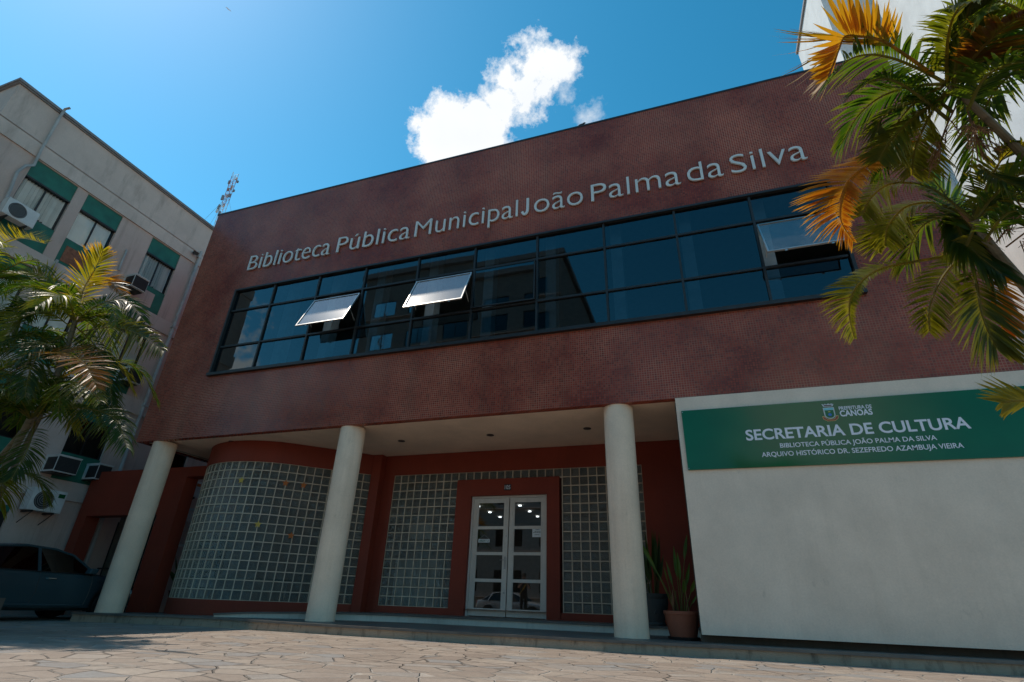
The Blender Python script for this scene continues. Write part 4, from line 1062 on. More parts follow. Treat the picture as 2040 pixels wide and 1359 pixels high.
    for x in (1.38,-1.36):
        for s in (-1,1):
            g = MB(); g.lathe([(.16,-.10),(.29,-.10),(.315,-.07),(.315,.07),(.29,.10),(.16,.10)], (x,s*.80,.315), 28, 'y', True, True)
            wh = g.build("wheel", M['tyre'], c, smooth=True)
            g = MB(); g.lathe([(.02,.075*s),(.18,.09*s),(.20,.104*s)], (x,s*.80,.315), 20, 'y', False, False)
            for k in range(5):
                a = k*2*math.pi/5; g.obox((x+.1*math.cos(a),s*.90,.315+.1*math.sin(a)), (.09*math.cos(a),0,.09*math.sin(a)), (0,.006,0), (-.02*math.sin(a),0,.02*math.cos(a)))
            g.build("rim", M['chrome'], wh)
            g = MB(); g.lathe([(.34,0),(.385,.0)], (x,s*.893,.33), 28, 'y', False, False); g.lathe([(.001,0),(.34,0)], (x,s*.889,.33), 28, 'y', False, False); g.build("wheel_arch", M['black'], c)
    for s in (-1,1):
        g = MB(); g.obox((2.1,s*.56,.66), (.06,s*-.05,0), (.02,.14,0), (-.03,0,.055)); g.build("headlight", M['winpane'], c)
        g = MB(); g.obox((-2.16,s*.60,.84), (.04,s*.03,0), (0,.14,0), (0,0,.07)); g.build("tail_light", M['mastred'], c)
    c.location = loc; c.rotation_euler = (0,0,rz)
    return c
car((-.79,-.80,-.235), math.pi/2, M['carblue'], "dark blue-grey saloon parked in the shade at the left beside the first column")
silver = car((2.0,-18.8,-.36), 0, M['carsilver'], "silver hatchback parked across the street mirrored in the left door glass", "cars parked across the street")
s2 = copy_tree(silver); s2.location = (7.6,-18.9,-.36); s2['label'] = "second silver car across the street mirrored in the right door glass"

# ================================================================ PEOPLE beside the camera, mirrored in the door
def person(loc, rz, shirt, lab, arm_up, straps):
    root = thing("person", loc, lab, "person"); L = Vector(loc)
    J = {0:(0,0,.93),1:(0,.01,1.10),2:(0,0,1.28),3:(0,0,1.43),4:(0,.01,1.52),5:(0,.02,1.60),6:(0,.03,1.70),
         10:(-.09,0,.90),11:(-.10,.01,.50),12:(-.10,-.02,.09),13:(-.10,.13,.04),
         20:(.09,0,.90),21:(.10,.01,.50),22:(.10,-.02,.09),23:(.10,.13,.04),
         30:(-.18,0,1.40),31:(-.25,-.02,1.14),32:(-.24,.10,.90),33:(-.235,.15,.82),
         40:(.18,0,1.40),41:(.25,-.02,1.14),42:(.24,.10,.90),43:(.235,.15,.82)}
    if arm_up: J.update({41:(.24,.10,1.18),42:(.10,.30,1.38),43:(.05,.34,1.44),31:(-.24,.10,1.18),32:(-.10,.30,1.38),33:(-.05,.34,1.44)})
    Rr = {0:.15,1:.135,2:.16,3:.10,4:.06,5:.075,6:.085,10:.095,11:.062,12:.042,13:.038,20:.095,21:.062,22:.042,23:.038,30:.065,31:.047,32:.033,33:.03,40:.065,41:.047,42:.033,43:.03}
    E_ = [(0,1),(1,2),(2,3),(3,4),(4,5),(5,6),(0,10),(10,11),(11,12),(12,13),(0,20),(20,21),(21,22),(22,23),(3,30),(30,31),(31,32),(32,33),(3,40),(40,41),(41,42),(42,43)]
    keys = list(J); idx = {k:i for i,k in enumerate(keys)}
    # fingers as short chains from each palm
    vv = [Vector(J[k]) for k in keys]; ee = [(idx[a],idx[b]) for a,b in E_]; rr_ = [Rr[k] for k in keys]
    for h, wv in ((33,32),(43,42)):
        d = (Vector(J[h])-Vector(J[wv])).normalized(); s = Vector((1,0,0))
        for q in range(5):
            ln = (.055,.075,.08,.075,.06)[q]; o_ = s*((q-2)*.016) if q else s*(-.03 if h == 43 else .03)
            a = len(vv); vv += [Vector(J[h])+o_+d*(.03 if q else .0), Vector(J[h])+o_*1.15+d*(.03+ln)+Vector((0,.012,-.01))]; rr_ += [.009,.0075]; ee += [(idx[h],a),(a,a+1)]
    me = bpy.data.meshes.new("body"); me.from_pydata([tuple(v) for v in vv], ee, [])
    o = bpy.data.objects.new("body", me); COL.objects.link(o)
    sk = o.modifiers.new("skin", 'SKIN'); sk.use_smooth_shade = True
    for i, s in enumerate(me.skin_vertices[0].data): s.radius = (rr_[i],rr_[i]); s.use_root = (i == 0)
    ss = o.modifiers.new("sub", 'SUBSURF'); ss.levels = 1; ss.render_levels = 1
    dg = bpy.context.evaluated_depsgraph_get(); dg.update()
    m2 = bpy.data.meshes.new_from_object(o.evaluated_get(dg)); bpy.data.objects.remove(o); m2.name = "body"
    m2.materials.clear()
    for mm in (M['skin'], shirt, M['trousers'], M['black']): m2.materials.append(mm)
    for p in m2.polygons:
        c = p.center; r_ = math.hypot(c.x, c.y)
        if c.z > 1.47: k = 0
        elif c.z < .10: k = 3
        elif c.z < .93 and abs(c.x) < .20 : k = 2
        elif abs(c.x) > .21 and c.z < 1.12 and not arm_up: k = 0
        elif arm_up and c.y > .14: k = 0
        else: k = 1
        p.material_index = k; p.use_smooth = True
    bo = bpy.data.objects.new("body", m2); COL.objects.link(bo); bo.parent = root
    g = MB(); g.lathe([(.001,.125),(.06,.11),(.094,.05),(.098,-.01),(.08,-.06)], tuple(L+Vector((0,.005,1.68))), 16, capb=False, capt=False); g.build("hair", M['hair'], root, smooth=True)
    g = MB(); g.tube([tuple(L+Vector((0,.11,1.66))), tuple(L+Vector((0,.135,1.635)))], .012, 6); g.build("nose", M['skin'], root)
    if straps:
        g = MB(); g.tube([tuple(L+Vector(q)) for q in ((.10,-.12,1.44),(.10,.03,1.47),(.06,.16,1.30),(-.12,.16,1.05),(-.17,.08,.98))], .014, 6); g.build("camera_strap", M['strap'], root)
        g = MB(); g.box(L.x-.07,L.x+.07,L.y+.33,L.y+.41,L.z+1.44,L.z+1.54); g.lathe([(.035,0),(.035,.08)], (L.x,L.y+.41,L.z+1.49), 14, 'y'); g.build("camera_body", M['black'], root)
    root.rotation_euler = (0,0,rz)
    return root
person((5.9,-8.4,-.16), rad(-20), M['shirtdark'], "person in dark clothes raising a camera on a yellow strap, mirrored in the door glass", True, True)
person((7.35,-8.9,-.15), rad(-30), M['shirtwhite'], "person in a white shirt standing by the photographer, mirrored at the door edge", False, False)

# ================================================================ PALMS AND POTTED PLANTS
RK={
 'R1': [(15.26, -5.55, 3.6), (15.03, -5.6, 3.54), (14.85, -5.58, 3.45), (14.69, -5.57, 3.35), (14.62, -5.52, 3.24), (14.59, -5.45, 3.07), (14.65, -5.37, 2.93)] ,
 'R2': [(15.34, -5.14, 3.2), (15.19, -5.09, 3.22), (15.03, -5.08, 3.22), (14.96, -5.05, 3.12), (14.94, -4.98, 3.04)] ,
 'R3': [(15.36, -5.06, 2.86), (15.13, -5.07, 2.85), (14.88, -5.08, 2.82), (14.73, -5.04, 2.75), (14.64, -5.0, 2.63), (14.62, -4.93, 2.5), (14.63, -4.87, 2.36)] ,
 'R4': [(15.41, -5.14, 2.74), (15.34, -5.21, 2.47), (15.3, -5.23, 2.3), (15.3, -5.21, 2.15), (15.32, -5.18, 2.04)] ,
 'R5': [(15.21, -5.99, 3.77), (14.94, -6.23, 3.84), (14.82, -6.33, 3.84), (14.71, -6.38, 3.85), (14.61, -6.41, 3.85), (14.56, -6.37, 3.77), (14.49, -6.29, 3.66)] ,
 'R6': [(15.35, -5.76, 3.61), (15.27, -5.8, 3.7), (15.14, -5.82, 3.72), (15.01, -5.82, 3.71), (14.93, -5.76, 3.69), (14.91, -5.7, 3.64)] ,
 'R7': [(15.46, -5.26, 1.57), (15.34, -5.32, 1.59), (15.24, -5.34, 1.61), (15.16, -5.35, 1.6)] ,
 'R8': [(15.32, -6.08, 3.65), (15.33, -6.22, 3.62), (15.34, -6.45, 3.52), (15.35, -6.64, 3.38)] ,
 'R9': [(15.31, -5.9, 3.63), (15.28, -6.13, 3.71), (15.26, -6.32, 3.74), (15.25, -6.51, 3.77)] ,
 'R10': [(15.49, -5.17, 2.93), (15.4, -5.21, 3.26), (15.29, -5.32, 3.47), (15.18, -5.39, 3.62)] ,
 'R11': [(15.39, -5.16, 3.18), (15.39, -5.19, 3.04), (15.39, -5.21, 2.86), (15.44, -5.24, 2.66), (15.46, -5.3, 2.52)] ,
 'R12': [(15.43, -5.62, 3.22), (15.45, -5.66, 3.08), (15.47, -5.72, 2.96), (15.51, -5.78, 2.82)] ,
 'R13': [(15.29, -5.79, 3.52), (15.1, -5.95, 3.65), (14.93, -6.08, 3.71), (14.81, -6.11, 3.72), (14.68, -6.08, 3.68)] ,
 'R14': [(15.34, -5.91, 3.46), (15.32, -6.18, 3.43), (15.32, -6.37, 3.31), (15.36, -6.46, 3.21)] ,
 'R15': [(15.44, -5.32, 2.79), (15.43, -5.56, 2.78), (15.45, -5.69, 2.75), (15.48, -5.77, 2.64)] ,
 'stem1': [(15.44, -5.31, 2.98), (15.51, -5.23, 2.8), (15.66, -5.1, 2.53), (15.91, -4.88, 2.15)] ,
 'stem2': [(15.26, -5.97, 3.72), (15.42, -5.86, 3.51), (15.68, -5.63, 3.22), (15.99, -5.32, 2.88)] ,
}
LK={
 'L1': [(3.17, -4.0, 4.65), (2.98, -4.0, 5.32), (3.23, -4.1, 5.71), (3.41, -4.2, 6.0)] ,
 'L2': [(3.24, -4.0, 4.64), (3.27, -3.8, 5.12), (3.6, -3.6, 5.24), (4.18, -3.5, 4.77)] ,
 'L3': [(3.44, -4.0, 4.41), (4.43, -4.1, 4.3), (5.19, -4.1, 4.05), (5.98, -4.2, 3.64)] ,
 'L4': [(3.1, -4.0, 4.56), (2.88, -4.3, 4.72), (2.69, -4.5, 4.51), (2.69, -4.6, 3.93)] ,
 'L5': [(2.47, -4.2, 3.62), (3.47, -4.4, 3.76), (4.34, -4.5, 3.64), (5.08, -4.6, 3.31), (5.5, -4.6, 2.94)] ,
 'L6': [(3.24, -4.0, 4.54), (3.84, -3.9, 4.12), (4.28, -3.8, 3.6), (4.64, -3.8, 3.08)] ,
 'L7': [(3.44, -4.0, 2.81), (3.98, -4.0, 2.94), (4.65, -4.0, 2.87), (5.4, -4.1, 2.61), (5.96, -4.2, 2.16)] ,
 'L8': [(3.54, -4.1, 2.73), (4.22, -4.4, 2.28), (4.42, -4.5, 1.99), (4.57, -4.6, 1.72)] ,
 'L9': [(0.14, -4.6, 6.15), (1.16, -4.7, 6.27), (1.99, -4.8, 6.16), (3.12, -4.9, 5.72)] ,
 'L10': [(3.17, -4.0, 4.65), (2.49, -4.2, 5.39), (2.12, -4.4, 5.61), (1.59, -4.5, 5.59)] ,
 'L11': [(3.16, -4.0, 4.45), (3.48, -4.4, 3.92), (3.82, -4.6, 3.35), (4.2, -4.7, 2.87)] ,
 'L12': [(3.35, -4.1, 2.83), (3.21, -4.4, 3.07), (2.77, -4.5, 3.08), (2.68, -4.6, 2.64)] ,
 'L13': [(3.54, -4.1, 2.81), (4.14, -4.3, 3.19), (4.83, -4.4, 3.13), (5.54, -4.5, 2.75)] ,
 'L14': [(3.24, -4.0, 4.54), (2.46, -3.7, 5.71), (2.82, -3.6, 5.82), (3.28, -3.5, 5.46)] ,
 'Lst1': [(3.17, -4.0, 4.65), (3.34, -4.0, 3.75), (3.19, -3.95, 2.89), (2.6, -3.9, 2.03)] ,
 'Lst2': [(3.38, -4.1, 2.78), (3.22, -4.05, 2.04), (2.96, -4.0, 1.17)] ,
}
def spline(pts, n):
    P_ = [Vector(p) for p in pts]; P_ = [P_[0]*2-P_[1]] + P_ + [P_[-1]*2-P_[-2]]
    seg = len(P_)-3; out = []
    for i in range(n+1):
        s = min(seg-1e-6, i*seg/n); k = int(s); t = s-k
        a,b,c,d = P_[k:k+4]
        out.append(.5*((2*b)+(c-a)*t+(2*a-5*b+4*c-d)*t*t+(3*b-a-3*c+d)*t*t*t))
    return out
GREENS = [(.022,.055,.008),(.034,.072,.010),(.016,.040,.008),(.050,.090,.011),(.030,.050,.008)]
YEL = [(.17,.155,.014),(.21,.175,.014),(.14,.145,.014)]
ORG = [(.25,.105,.009),(.30,.135,.011),(.21,.085,.008)]
def lerp(a, b, t): return tuple(x+(y-x)*t for x,y in zip(a,b))
def frond(parent, pts, L, rnd, pal=GREENS, n=36, start=.12, lift=.35, droop=.35, width=.024, rr=.011, tipcol=None, sides=(1,1), upv=(0,0,1), curl=0.0, ang=(62,34), fold_=.55):
    mb = MB(); mb.nofix = True
    C_ = spline(pts, n)
    base = rnd.choice(pal); rcol = lerp(base, (.22,.19,.06), .55)
    mb.col = rcol
    mb.tube(C_, [rr*(1-.8*i/n)+.0015 for i in range(n+1)], 5)
    U0 = Vector(upv)
    for i in range(int(start*n), n+1):
        t = (i/n-start)/(1-start)
        T = (C_[min(i+1,n)]-C_[max(i-1,0)]).normalized()
        S = T.cross(U0)
        if S.length < .15: S = T.cross(Vector((.3,-.9,.2)))
        S.normalize(); Nn = S.cross(T).normalized()
        prof = (.50+.9*t if t < .45 else .905*(1-((t-.45)/.55)**1.7*.66))
        for si, sd in enumerate((1,-1)):
            k = sides[si]
            if k <= 0: continue
            if rnd.random() < .04: continue
            ln = L*prof*k*rnd.uniform(.86,1.1)
            a = rad(ang[0]-ang[1]*t)+rnd.uniform(-.10,.10)
            lf = lift*rnd.uniform(.7,1.3)
            D = (S*sd*math.sin(a)+T*math.cos(a)+Nn*lf).normalized()
            W = (T-D*T.dot(D)).normalized()
            if W.length < .1: continue
            fold = Nn*rnd.uniform(-fold_,fold_); W = (W+fold).normalized()
            b = lerp(base, rnd.choice(pal), rnd.uniform(0,.6))
            tc_ = tipcol if tipcol else lerp(b, (.16,.12,.025), .45)
            wd = width*rnd.uniform(.8,1.15)
            m_ = 4; prev = None; O = C_[i]; dr = droop*rnd.uniform(.6,1.5)
            for q in range(m_+1):
                s = q/m_
                p = O + D*(ln*s) + Vector((0,0,-1))*(dr*ln*s*s) + T*(curl*ln*s*s)
                h = wd*(.35,1,.95,.62,.05)[q]*.5
                mb.col = lerp(b, tc_, max(0,(s-.5)*1.5)) if q else lerp(b, rcol, .4)
                ids = (mb.vert(p-W*h), mb.vert(p+W*h))
                if prev: mb.face((prev[0],prev[1],ids[1],ids[0]))
                prev = ids
    return mb.build("frond", M['leaf'], parent, smooth=True)
def wild(c, az, el, L, rnd, bend=.55):
    """curve of a free frond that leaves the crown at az/el and arches over"""
    d = Vector((math.cos(az)*math.cos(el), math.sin(az)*math.cos(el), math.sin(el))); c = Vector(c)
    out = []
    for i in range(6):
        s = i/5; out.append(c + d*(L*s) + Vector((0,0,-1))*(bend*L*s*s*s+.0) + Vector((math.cos(az),math.sin(az),0))*(.12*L*s*s))
    return out
def stem(parent, pts, r0, r1, name="stem"):
    mb = MB(); C_ = spline(pts, 16); mb.tube(C_, [r0+(r1-r0)*i/16 for i in range(17)], 10)
    return mb.build(name, M['bark'], parent, smooth=True)
def flowers(parent, p, d, L, rnd):
    mb = MB(); p = Vector(p); d = Vector(d).normalized()
    mb.tube(spline([p, p+d*L*.5, p+d*L+Vector((0,0,-.15*L))], 8), .006, 5)
    for k in range(12):
        a = p+d*L*rnd.uniform(.2,1)+Vector((0,0,-.07*L)); e = (d+Vector((rnd.uniform(-1,1),rnd.uniform(-1,1),rnd.uniform(-.9,.3)))).normalized()*L*rnd.uniform(.25,.5)
        mb.tube([a, a+e*.6, a+e+Vector((0,0,-.02))], .0035, 4)
        for q in range(4):
            b = a+e*rnd.uniform(.3,1); g = Vector((rnd.uniform(-1,1),rnd.uniform(-1,1),rnd.uniform(-.8,.4))).normalized()*L*.14; mb.tube([b,b+g], .0025, 4)
    mb.build("flower_stalk", M['twig'], parent)

# ---- right hand clump
rp = thing("areca_palm", (17.1,-4.2,-.15), "large yellowing areca palm leaning in from the right edge in front of the library", "palm")
rn = random.Random(21)
s1 = [(17.0,-4.1,-.15),(16.6,-4.4,1.0),(15.91,-4.88,2.15),(15.66,-5.1,2.53),(15.51,-5.23,2.8),(15.44,-5.31,2.98)]
s2 = [(17.2,-4.3,-.15),(16.8,-4.7,1.5),(15.99,-5.32,2.88),(15.68,-5.63,3.22),(15.42,-5.86,3.51),(15.28,-5.95,3.70)]
s3 = [(17.3,-4.4,-.15),(17.0,-5.0,1.6),(16.2,-5.9,3.0),(15.75,-6.2,3.55)]
stem(rp, s1, .052, .026); stem(rp, s2, .046, .018); stem(rp, s3, .036, .014)
OR = dict(pal=ORG, tipcol=(.30,.20,.06))
GY = lambda t: dict(pal=[lerp(a,b,t) for a,b in zip(GREENS, YEL+YEL)])
f = frond(rp, RK['R1'], 0.4, rn, pal=ORG, n=96, start=.12, lift=.03, droop=0.22, width=0.017, ang=(80, 18), fold_=0.12, sides=(1.0,.38), tipcol=(.34,.20,.05), upv=(.25,-.85,.5)); f['label'] = "arching orange frond against the mosaic"
frond(rp, RK['R2'], 0.3, rn, ang=(78, 20), n=70, fold_=0.15, lift=.1, droop=0.2, width=0.013, upv=(.25,-.85,.5), sides=(1, 0.3), **GY(.4))
frond(rp, RK['R3'], 0.27, rn, ang=(78, 20), n=92, fold_=0.15, start=.2, lift=.1, droop=0.25, width=0.013, upv=(.25,-.85,.5), sides=(1, 0.28), **GY(.45))
f = frond(rp, RK['R4'], 0.39, rn, ang=(58, 30), n=64, fold_=0.15, start=.1, lift=.15, droop=.2, width=0.017, upv=(.2,-.9,.1), **GY(.35)); 
f = frond(rp, [(p[0]+.10,p[1]+.02,p[2]+.02) for p in RK['R4'][:4]], 0.33, rn, pal=ORG, n=31, lift=.1, droop=.1, upv=(.2,-.9,.1), sides=(.15,1)); f['label'] = "short hanging orange frond"
f = frond(rp, RK['R5'], .58, rn, pal=[(.23,.125,.012),(.27,.16,.015),(.18,.12,.012)], n=58, start=.2, lift=.5, droop=-.25, width=0.028, upv=(.0,-.25,1), sides=(1,.55)); f['label'] = "topmost yellow-orange frond with upright leaflets"
frond(rp, RK['R6'], 0.3, rn, ang=(66, 30), n=60, fold_=0.2, lift=.2, droop=.35, width=0.014, upv=(.25,-.6,.75), **GY(.2))
frond(rp, RK['R7'], 0.29, rn, n=23, start=.05, lift=.1, droop=.1, width=0.020, upv=(.25,-.85,.45), **GY(.75))
f = frond(rp, RK['R8'], 0.36, rn, pal=[(.13,.045,.008),(.16,.055,.009),(.10,.045,.008)], n=43, lift=.1, droop=.3, upv=(.2,-.8,.55)); f['label'] = "rust coloured frond at the top right"
frond(rp, RK['R9'], 0.34, rn, n=43, lift=.2, droop=.1, width=0.031, upv=(.7,-.5,.5), **GY(.2))
frond(rp, RK['R10'], 0.47, rn, n=66, fold_=0.12, start=.05, lift=.05, droop=.1, width=0.022, upv=(.4,-.85,.35), pal=[(.06,.13,.012),(.08,.15,.014),(.05,.11,.014)])
frond(rp, RK['R11'], 0.35, rn, n=66, fold_=.25, start=.05, lift=.1, droop=.5, width=0.025, upv=(.2,-.6,.75))
frond(rp, RK['R12'], 0.34, rn, n=34, lift=.2, droop=.4, width=0.018, upv=(.2,-.7,.7))
frond(rp, RK['R13'], 0.3, rn, n=60, fold_=0.25, lift=.2, droop=.45, width=0.014, upv=(.2,-.6,.8))
frond(rp, RK['R14'], 0.44, rn, n=43, lift=.2, droop=.35, width=0.024, upv=(.2,-.7,.7))
frond(rp, RK['R15'], 0.36, rn, n=37, lift=.2, droop=.4, width=0.020, upv=(.2,-.7,.7))
for pts, L_, g in (([(15.44,-5.30,3.0),(15.25,-5.35,3.30),(15.02,-5.38,3.38),(14.86,-5.36,3.30),(14.78,-5.32,3.18)], .36, .55),
                   ([(15.44,-5.30,3.0),(15.30,-5.25,3.22),(15.12,-5.22,3.26),(14.98,-5.18,3.14),(14.93,-5.14,3.0)], .34, .4),
                   ([(15.30,-5.9,3.66),(15.10,-5.80,3.60),(14.95,-5.72,3.50),(14.86,-5.68,3.38)], .34, .3),
                   ([(15.28,-5.9,3.68),(15.20,-5.75,3.60),(15.12,-5.62,3.46),(15.08,-5.55,3.30)], .36, .6),
                   ([(15.44,-5.31,2.95),(15.36,-5.2,2.8),(15.22,-5.12,2.66),(15.10,-5.06,2.46),(15.06,-5.02,2.28)], .30, .5),
                   ([(15.44,-5.31,2.98),(15.55,-5.42,3.2),(15.62,-5.55,3.3),(15.66,-5.7,3.28)], .34, .5)):
    frond(rp, pts, L_*.85, rn, n=64, start=.1, lift=.1, droop=.25, width=.014, ang=(74,24), upv=(.25,-.8,.55), fold_=.25, **GY(g))
K1, K2, K3 = Vector((15.44,-5.31,2.98)), Vector((15.28,-5.95,3.70)), Vector((15.75,-6.2,3.55))
for c, azs in ((K1, (40,110,300,345)), (K2, (15,60,110,165,215,255,300,345)), (K3, (40,95,150,215,290))):
    for a in azs:
        a = rad(a+rn.uniform(-12,12)); fr_ = wild(c, a, rad(rn.uniform(28,68)), rn.uniform(.65,1.0), rn, .75)
        frond(rp, fr_, rn.uniform(.30,.40), rn, pal=rn.choice([GREENS, GREENS, [lerp(a,b,.3) for a,b in zip(GREENS, YEL+YEL)]]), n=46, lift=.25, droop=.45, width=0.020)
for c, d in ((K2+Vector((.05,.1,-.12)), (-.3,.3,-.5)), (K2+Vector((.1,.15,-.22)), (-.2,-.4,-.45)), (K1+Vector((.12,.1,-.15)), (.5,-.4,.5)), (K1+Vector((.16,.1,-.2)), (.4,-.5,.15)), (K2+Vector((.1,.1,-.15)), (.1,.3,-.5))):
    flowers(rp, c, d, .34, rn)
# dry sheath tips on the stem
mb = MB(); mb.tube([K1+Vector((.06,.05,-.16)), K1+Vector((-.03,.02,.05)), K1+Vector((-.07,0,.15))], [.022,.014,.004], 6); mb.build("sheath", M['twig'], rp)

# ---- left hand clump in its planter
pb = thing("planter_box", (3.2,-4.2,-.2), "low dark block planter at the left edge with the areca palms in it", "planter")
mb = MB(); X0,X1,Y0,Y1 = .8,3.75,-4.9,-3.6; 
mb.box(X0,X1,Y0,Y0+.12,-.3,.24); mb.box(X0,X1,Y1-.12,Y1,-.3,.24); mb.box(X0,X0+.12,Y0+.12,Y1-.12,-.3,.238); mb.box(X1-.12,X1,Y0+.12,Y1-.12,-.3,.238); mb.build("box_wall", M['planter'], pb)
mb = MB(); mb.quad((X0+.1,Y0+.1,.18),(X1-.1,Y0+.1,.18),(X1-.1,Y1-.1,.18),(X0+.1,Y1-.1,.18)); mb.build("earth", M['soil'], pb)
lp = thing("areca_palm", (3.0,-4.1,.25), "dense sunlit areca palm clump with orange fronds in front of the beige block", "palm")
ln = random.Random(33)
stem(lp, [(2.7,-3.9,.15),(2.6,-3.9,1.2),(2.6,-3.9,2.03),(3.19,-3.95,2.89),(3.34,-4.0,3.75),(3.17,-4.0,4.65)], .06, .04)
stem(lp, [(2.9,-4.1,.15),(2.96,-4.0,1.17),(3.22,-4.05,2.04),(3.38,-4.1,2.78)], .06, .045)
stem(lp, [(2.3,-4.3,.15),(2.0,-4.4,2.0),(1.7,-4.5,4.0),(1.2,-4.6,5.5)], .055, .035)
stem(lp, [(2.2,-4.2,.15),(2.0,-4.2,2.2),(1.9,-4.3,4.3)], .05, .03)
stem(lp, [(2.8,-3.8,.15),(2.85,-3.75,2.0),(2.9,-3.7,3.7)], .05, .03)
stem(lp, [(2.5,-4.4,.15),(2.4,-4.5,1.6),(2.3,-4.5,3.2)], .05, .035)
stem(lp, [(3.2,-4.4,.15),(3.5,-4.5,1.1),(3.6,-4.5,1.6)], .045, .03)
YG = dict(pal=[(.13,.15,.015),(.17,.16,.015),(.10,.13,.014)])
UPC = (.5,-.6,.6)
f = frond(lp, LK['L1'], .62, ln, pal=YEL, n=49, lift=.05, droop=.15, width=0.028, upv=(.6,-.7,.2), tipcol=(.42,.22,.02)); f['label'] = "upright bright yellow frond"
f = frond(lp, LK['L14'], .55, ln, pal=ORG, n=43, lift=.1, droop=.3, width=0.027, upv=(.6,-.7,.2), sides=(.3,1)); f['label'] = "orange frond beside the upright yellow one"
frond(lp, LK['L2'], .55, ln, n=55, lift=.2, droop=.4, width=0.025, upv=UPC)
frond(lp, LK['L3'], .55, ln, n=63, lift=.15, droop=.4, width=0.025, upv=(.15,-.95,.2), fold_=.9, **GY(.2))
frond(lp, LK['L4'], .6, ln, n=58, lift=.3, droop=.2, width=0.027, upv=UPC, **YG)
f = frond(lp, LK['L5'], .6, ln, pal=ORG, n=58, start=.2, lift=.25, droop=.1, width=0.028, upv=UPC); f['label'] = "wide orange frond low in the clump"
frond(lp, LK['L6'], .5, ln, n=52, lift=.2, droop=.5, width=0.023, upv=UPC)
frond(lp, LK['L7'], .55, ln, n=63, lift=.15, droop=.5, width=0.023, upv=UPC)
frond(lp, LK['L8'], .45, ln, n=58, lift=.1, droop=.3, width=0.017, upv=UPC)
f = frond(lp, LK['L9'], .5, ln, n=58, lift=.4, droop=-.1, width=0.023, upv=(.3,-.4,.85), pal=YEL); f['label'] = "bright yellow frond at the left edge"
frond(lp, LK['L10'], .6, ln, n=55, lift=.3, droop=.2, width=0.025, upv=UPC, **YG)
frond(lp, LK['L11'], .5, ln, n=52, lift=.15, droop=.5, width=0.023, upv=UPC)
frond(lp, LK['L12'], .55, ln, n=52, lift=.2, droop=.4, width=0.023, upv=UPC)
frond(lp, LK['L13'], .5, ln, n=52, lift=.2, droop=.4, width=0.023, upv=UPC, **YG)
crowns = [((3.17,-4.0,4.62), (0,35,70,105,140,175,210,245,280,320), 1.5), ((3.38,-4.1,2.8), (0,36,72,108,150,190,230,270,310,340), 1.4), ((1.2,-4.6,5.5), (20,60,100,140,200,240,280,320), 1.6), ((2.3,-4.5,3.25), (0,40,80,120,170,220,265,310), 1.5), ((3.6,-4.5,1.6), (-20,40,120,180,240,300), 1.2), ((1.9,-4.3,4.3), (-10,30,75,120,165,215,260,310), 1.6), ((2.9,-3.7,3.7), (-15,25,65,110,160,220,275,325), 1.7)]
for c, azs, L in crowns:
    for a in azs:
        a = rad(a+ln.uniform(-15,15)); p_ = GREENS if ln.random() < .8 else YG['pal']
        frond(lp, wild(c, a, rad(ln.uniform(25,65)), L*ln.uniform(.8,1.15), ln, .75), ln.uniform(.42,.56), ln, n=46, lift=.22, droop=.45, width=0.025, pal=p_)

# ---- potted plants
def lathe_pot(name, prof, c, mat, parent): 
    mb = MB(); mb.lathe(prof, c, 40, capt=False); return mb.build(name, mat, parent, smooth=True)
def strap_leaf(parent, base, tip, wdt, rnd, col, sag=.25, face=(0,-1,.2), stalk=.45):
    """one plant: a long stalk carrying a paddle leaf"""
    mb = MB(); mb.nofix = True; B, T_ = Vector(base), Vector(tip); mid = (B+T_)/2 + Vector((0,0,(T_-B).length*sag*.35)); 
    pts = spline([B, B.lerp(mid,.5)+Vector((0,0,.03)), mid, T_], 16)
    mb.col = lerp(col, (.16,.13,.05), .4); k0 = int(16*stalk)
    mb.tube(pts[:k0+3], [.009-.004*i/(k0+2) for i in range(k0+3)], 6)
    F = Vector(face).normalized(); prev = None
    for i in range(k0, 17):
        s = (i-k0)/(16-k0); t = (pts[min(i+1,16)]-pts[i-1]).normalized(); W = t.cross(F).normalized(); Nn = W.cross(t)
        h = wdt*math.sin(math.pi*min(.999,max(.03,s))**.8)*.5
        mb.col = lerp(col, (.20,.15,.03), max(0,(s-.75)*2)*rnd.random())
        ids = (mb.vert(pts[i]-W*h+Nn*h*.35), mb.vert(pts[i]), mb.vert(pts[i]+W*h+Nn*h*.35))
        if prev: mb.face((prev[0],prev[1],ids[1],ids[0])); mb.face((prev[1],prev[2],ids[2],ids[1]))
        prev = ids
    return mb.build("leaf", M['plantleaf'], parent, smooth=True)
pr = random.Random(9)
pc = Vector((12.86,.45,0.0))
pt = thing("potted_plant", tuple(pc), "tall leafy plant in a terracotta pot tucked against the white wall edge", "potted plant")
lathe_pot("pot", [(.195,.02),(.215,.10),(.262,.345),(.272,.35),(.274,.395),(.258,.397),(.25,.33)], tuple(pc), M['terracotta'], pt)
mb = MB(); mb.lathe([(.001,.335),(.252,.335)], tuple(pc), 30, capb=False, capt=False); mb.build("soil", M['soil'], pt)
mb = MB(); mb.lathe([(.20,.0),(.225,.004),(.24,.045),(.228,.045),(.19,.02)], tuple(pc), 30); mb.build("saucer", M['black'], pt)
z0 = .335
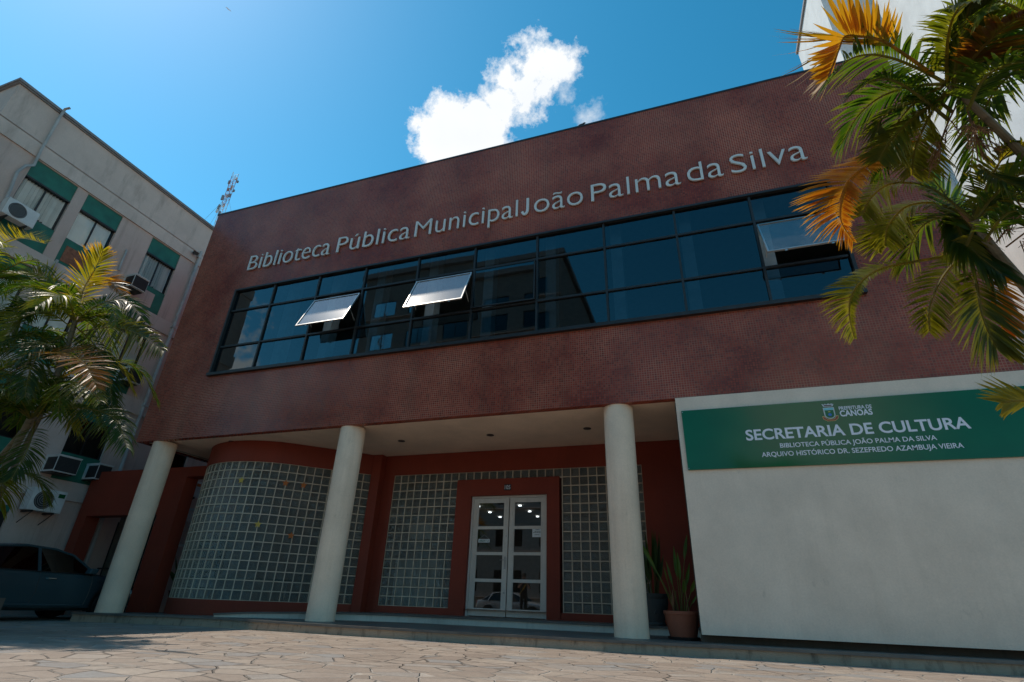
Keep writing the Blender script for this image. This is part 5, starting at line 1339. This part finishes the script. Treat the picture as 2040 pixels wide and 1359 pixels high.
pl_ = [((-.08,0),(-.50,-.02,1.42),.12,.5),((-.05,.03),(-.43,.05,1.22),.10,.5),((0,-.02),(.17,-.02,1.40),.13,.62),((.02,.03),(.02,.10,1.16),.14,.5),((.06,-.02),(.22,-.05,.80),.13,.55),((.05,0),(.08,-.10,.78),.14,.55),((.09,.02),(.24,-.02,.62),.06,.35),((.03,.05),(.16,.12,1.02),.11,.5),((-.03,-.05),(-.12,-.08,1.02),.09,.5),((-.1,.02),(-.16,.02,.95),.05,.6),((0,0),(-.02,.15,1.25),.12,.5)]
for (bx,by),(tx,ty,tz),wdt,stk in pl_:
    strap_leaf(pt, pc+Vector((bx,by,z0)), pc+Vector((tx*1.28,ty,tz*1.10)), wdt*.5, pr, pr.choice([(.06,.12,.02),(.09,.15,.025),(.045,.09,.018)]), .2, (pr.uniform(-.5,.5),-1,pr.uniform(-.1,.5)), min(.78,stk+.16))
mb = MB()
for k in range(9):
    a = pr.uniform(0,6.28); b = pc+Vector((.12*math.cos(a),.12*math.sin(a),z0)); mb.tube([b, b+Vector((pr.uniform(-.04,.04),pr.uniform(-.04,.04),pr.uniform(.2,.42)))], [.013,.008], 6)
mb.build("dry_stalk", M['twig'], pt)
uc = Vector((12.33,2.0,.14))
ur = thing("stone_urn_plant", tuple(uc), "dim slender plant in a dark patterned stone urn half hidden by the right column", "potted plant")
lathe_pot("urn", [(.16,.0),(.17,.03),(.15,.06),(.20,.2),(.245,.40),(.235,.44),(.255,.47),(.26,.53),(.235,.53),(.22,.46)], tuple(uc), M['urn'], ur)
mb = MB(); mb.lathe([(.001,.48),(.225,.48)], tuple(uc), 24, capb=False, capt=False); mb.build("soil", M['soil'], ur)
mb = MB()
for k in range(8):
    a = k*math.pi/4; mb.tube([uc+Vector((.205*math.cos(a+q*.1),.205*math.sin(a+q*.1),.2+q*.04)) for q in range(6)], .012, 5)
mb.build("relief", M['urn'], ur)
for k in range(14):
    a = pr.uniform(0,6.28); strap_leaf(ur, uc+Vector((.08*math.cos(a),.08*math.sin(a),.48)), uc+Vector((.28*math.cos(a)*pr.uniform(.4,1),.28*math.sin(a)*pr.uniform(.4,1),pr.uniform(1.0,1.7))), .07, pr, pr.choice([(.03,.06,.014),(.025,.05,.012)]), .15, (pr.uniform(-.6,.6),-1,.2), .4)
qc = Vector((.55,2.1,-.05))
qp = thing("passage_plant", tuple(qc), "dark bushy plant in a reddish pot inside the tall red gate opening", "potted plant")
lathe_pot("pot", [(.2,.0),(.27,.45),(.29,.47),(.27,.48),(.25,.42)], tuple(qc), M['terracotta'], qp)
for k in range(46):
    a = pr.uniform(0,6.28); h = pr.uniform(.6,1.7); r_ = pr.uniform(.1,.55); strap_leaf(qp, qc+Vector((.1*math.cos(a),.1*math.sin(a),.42)), qc+Vector((r_*math.cos(a),r_*math.sin(a),h)), .11, pr, pr.choice([(.02,.05,.014),(.03,.07,.016)]), .3, (pr.uniform(-1,1),-1,.3), .5)
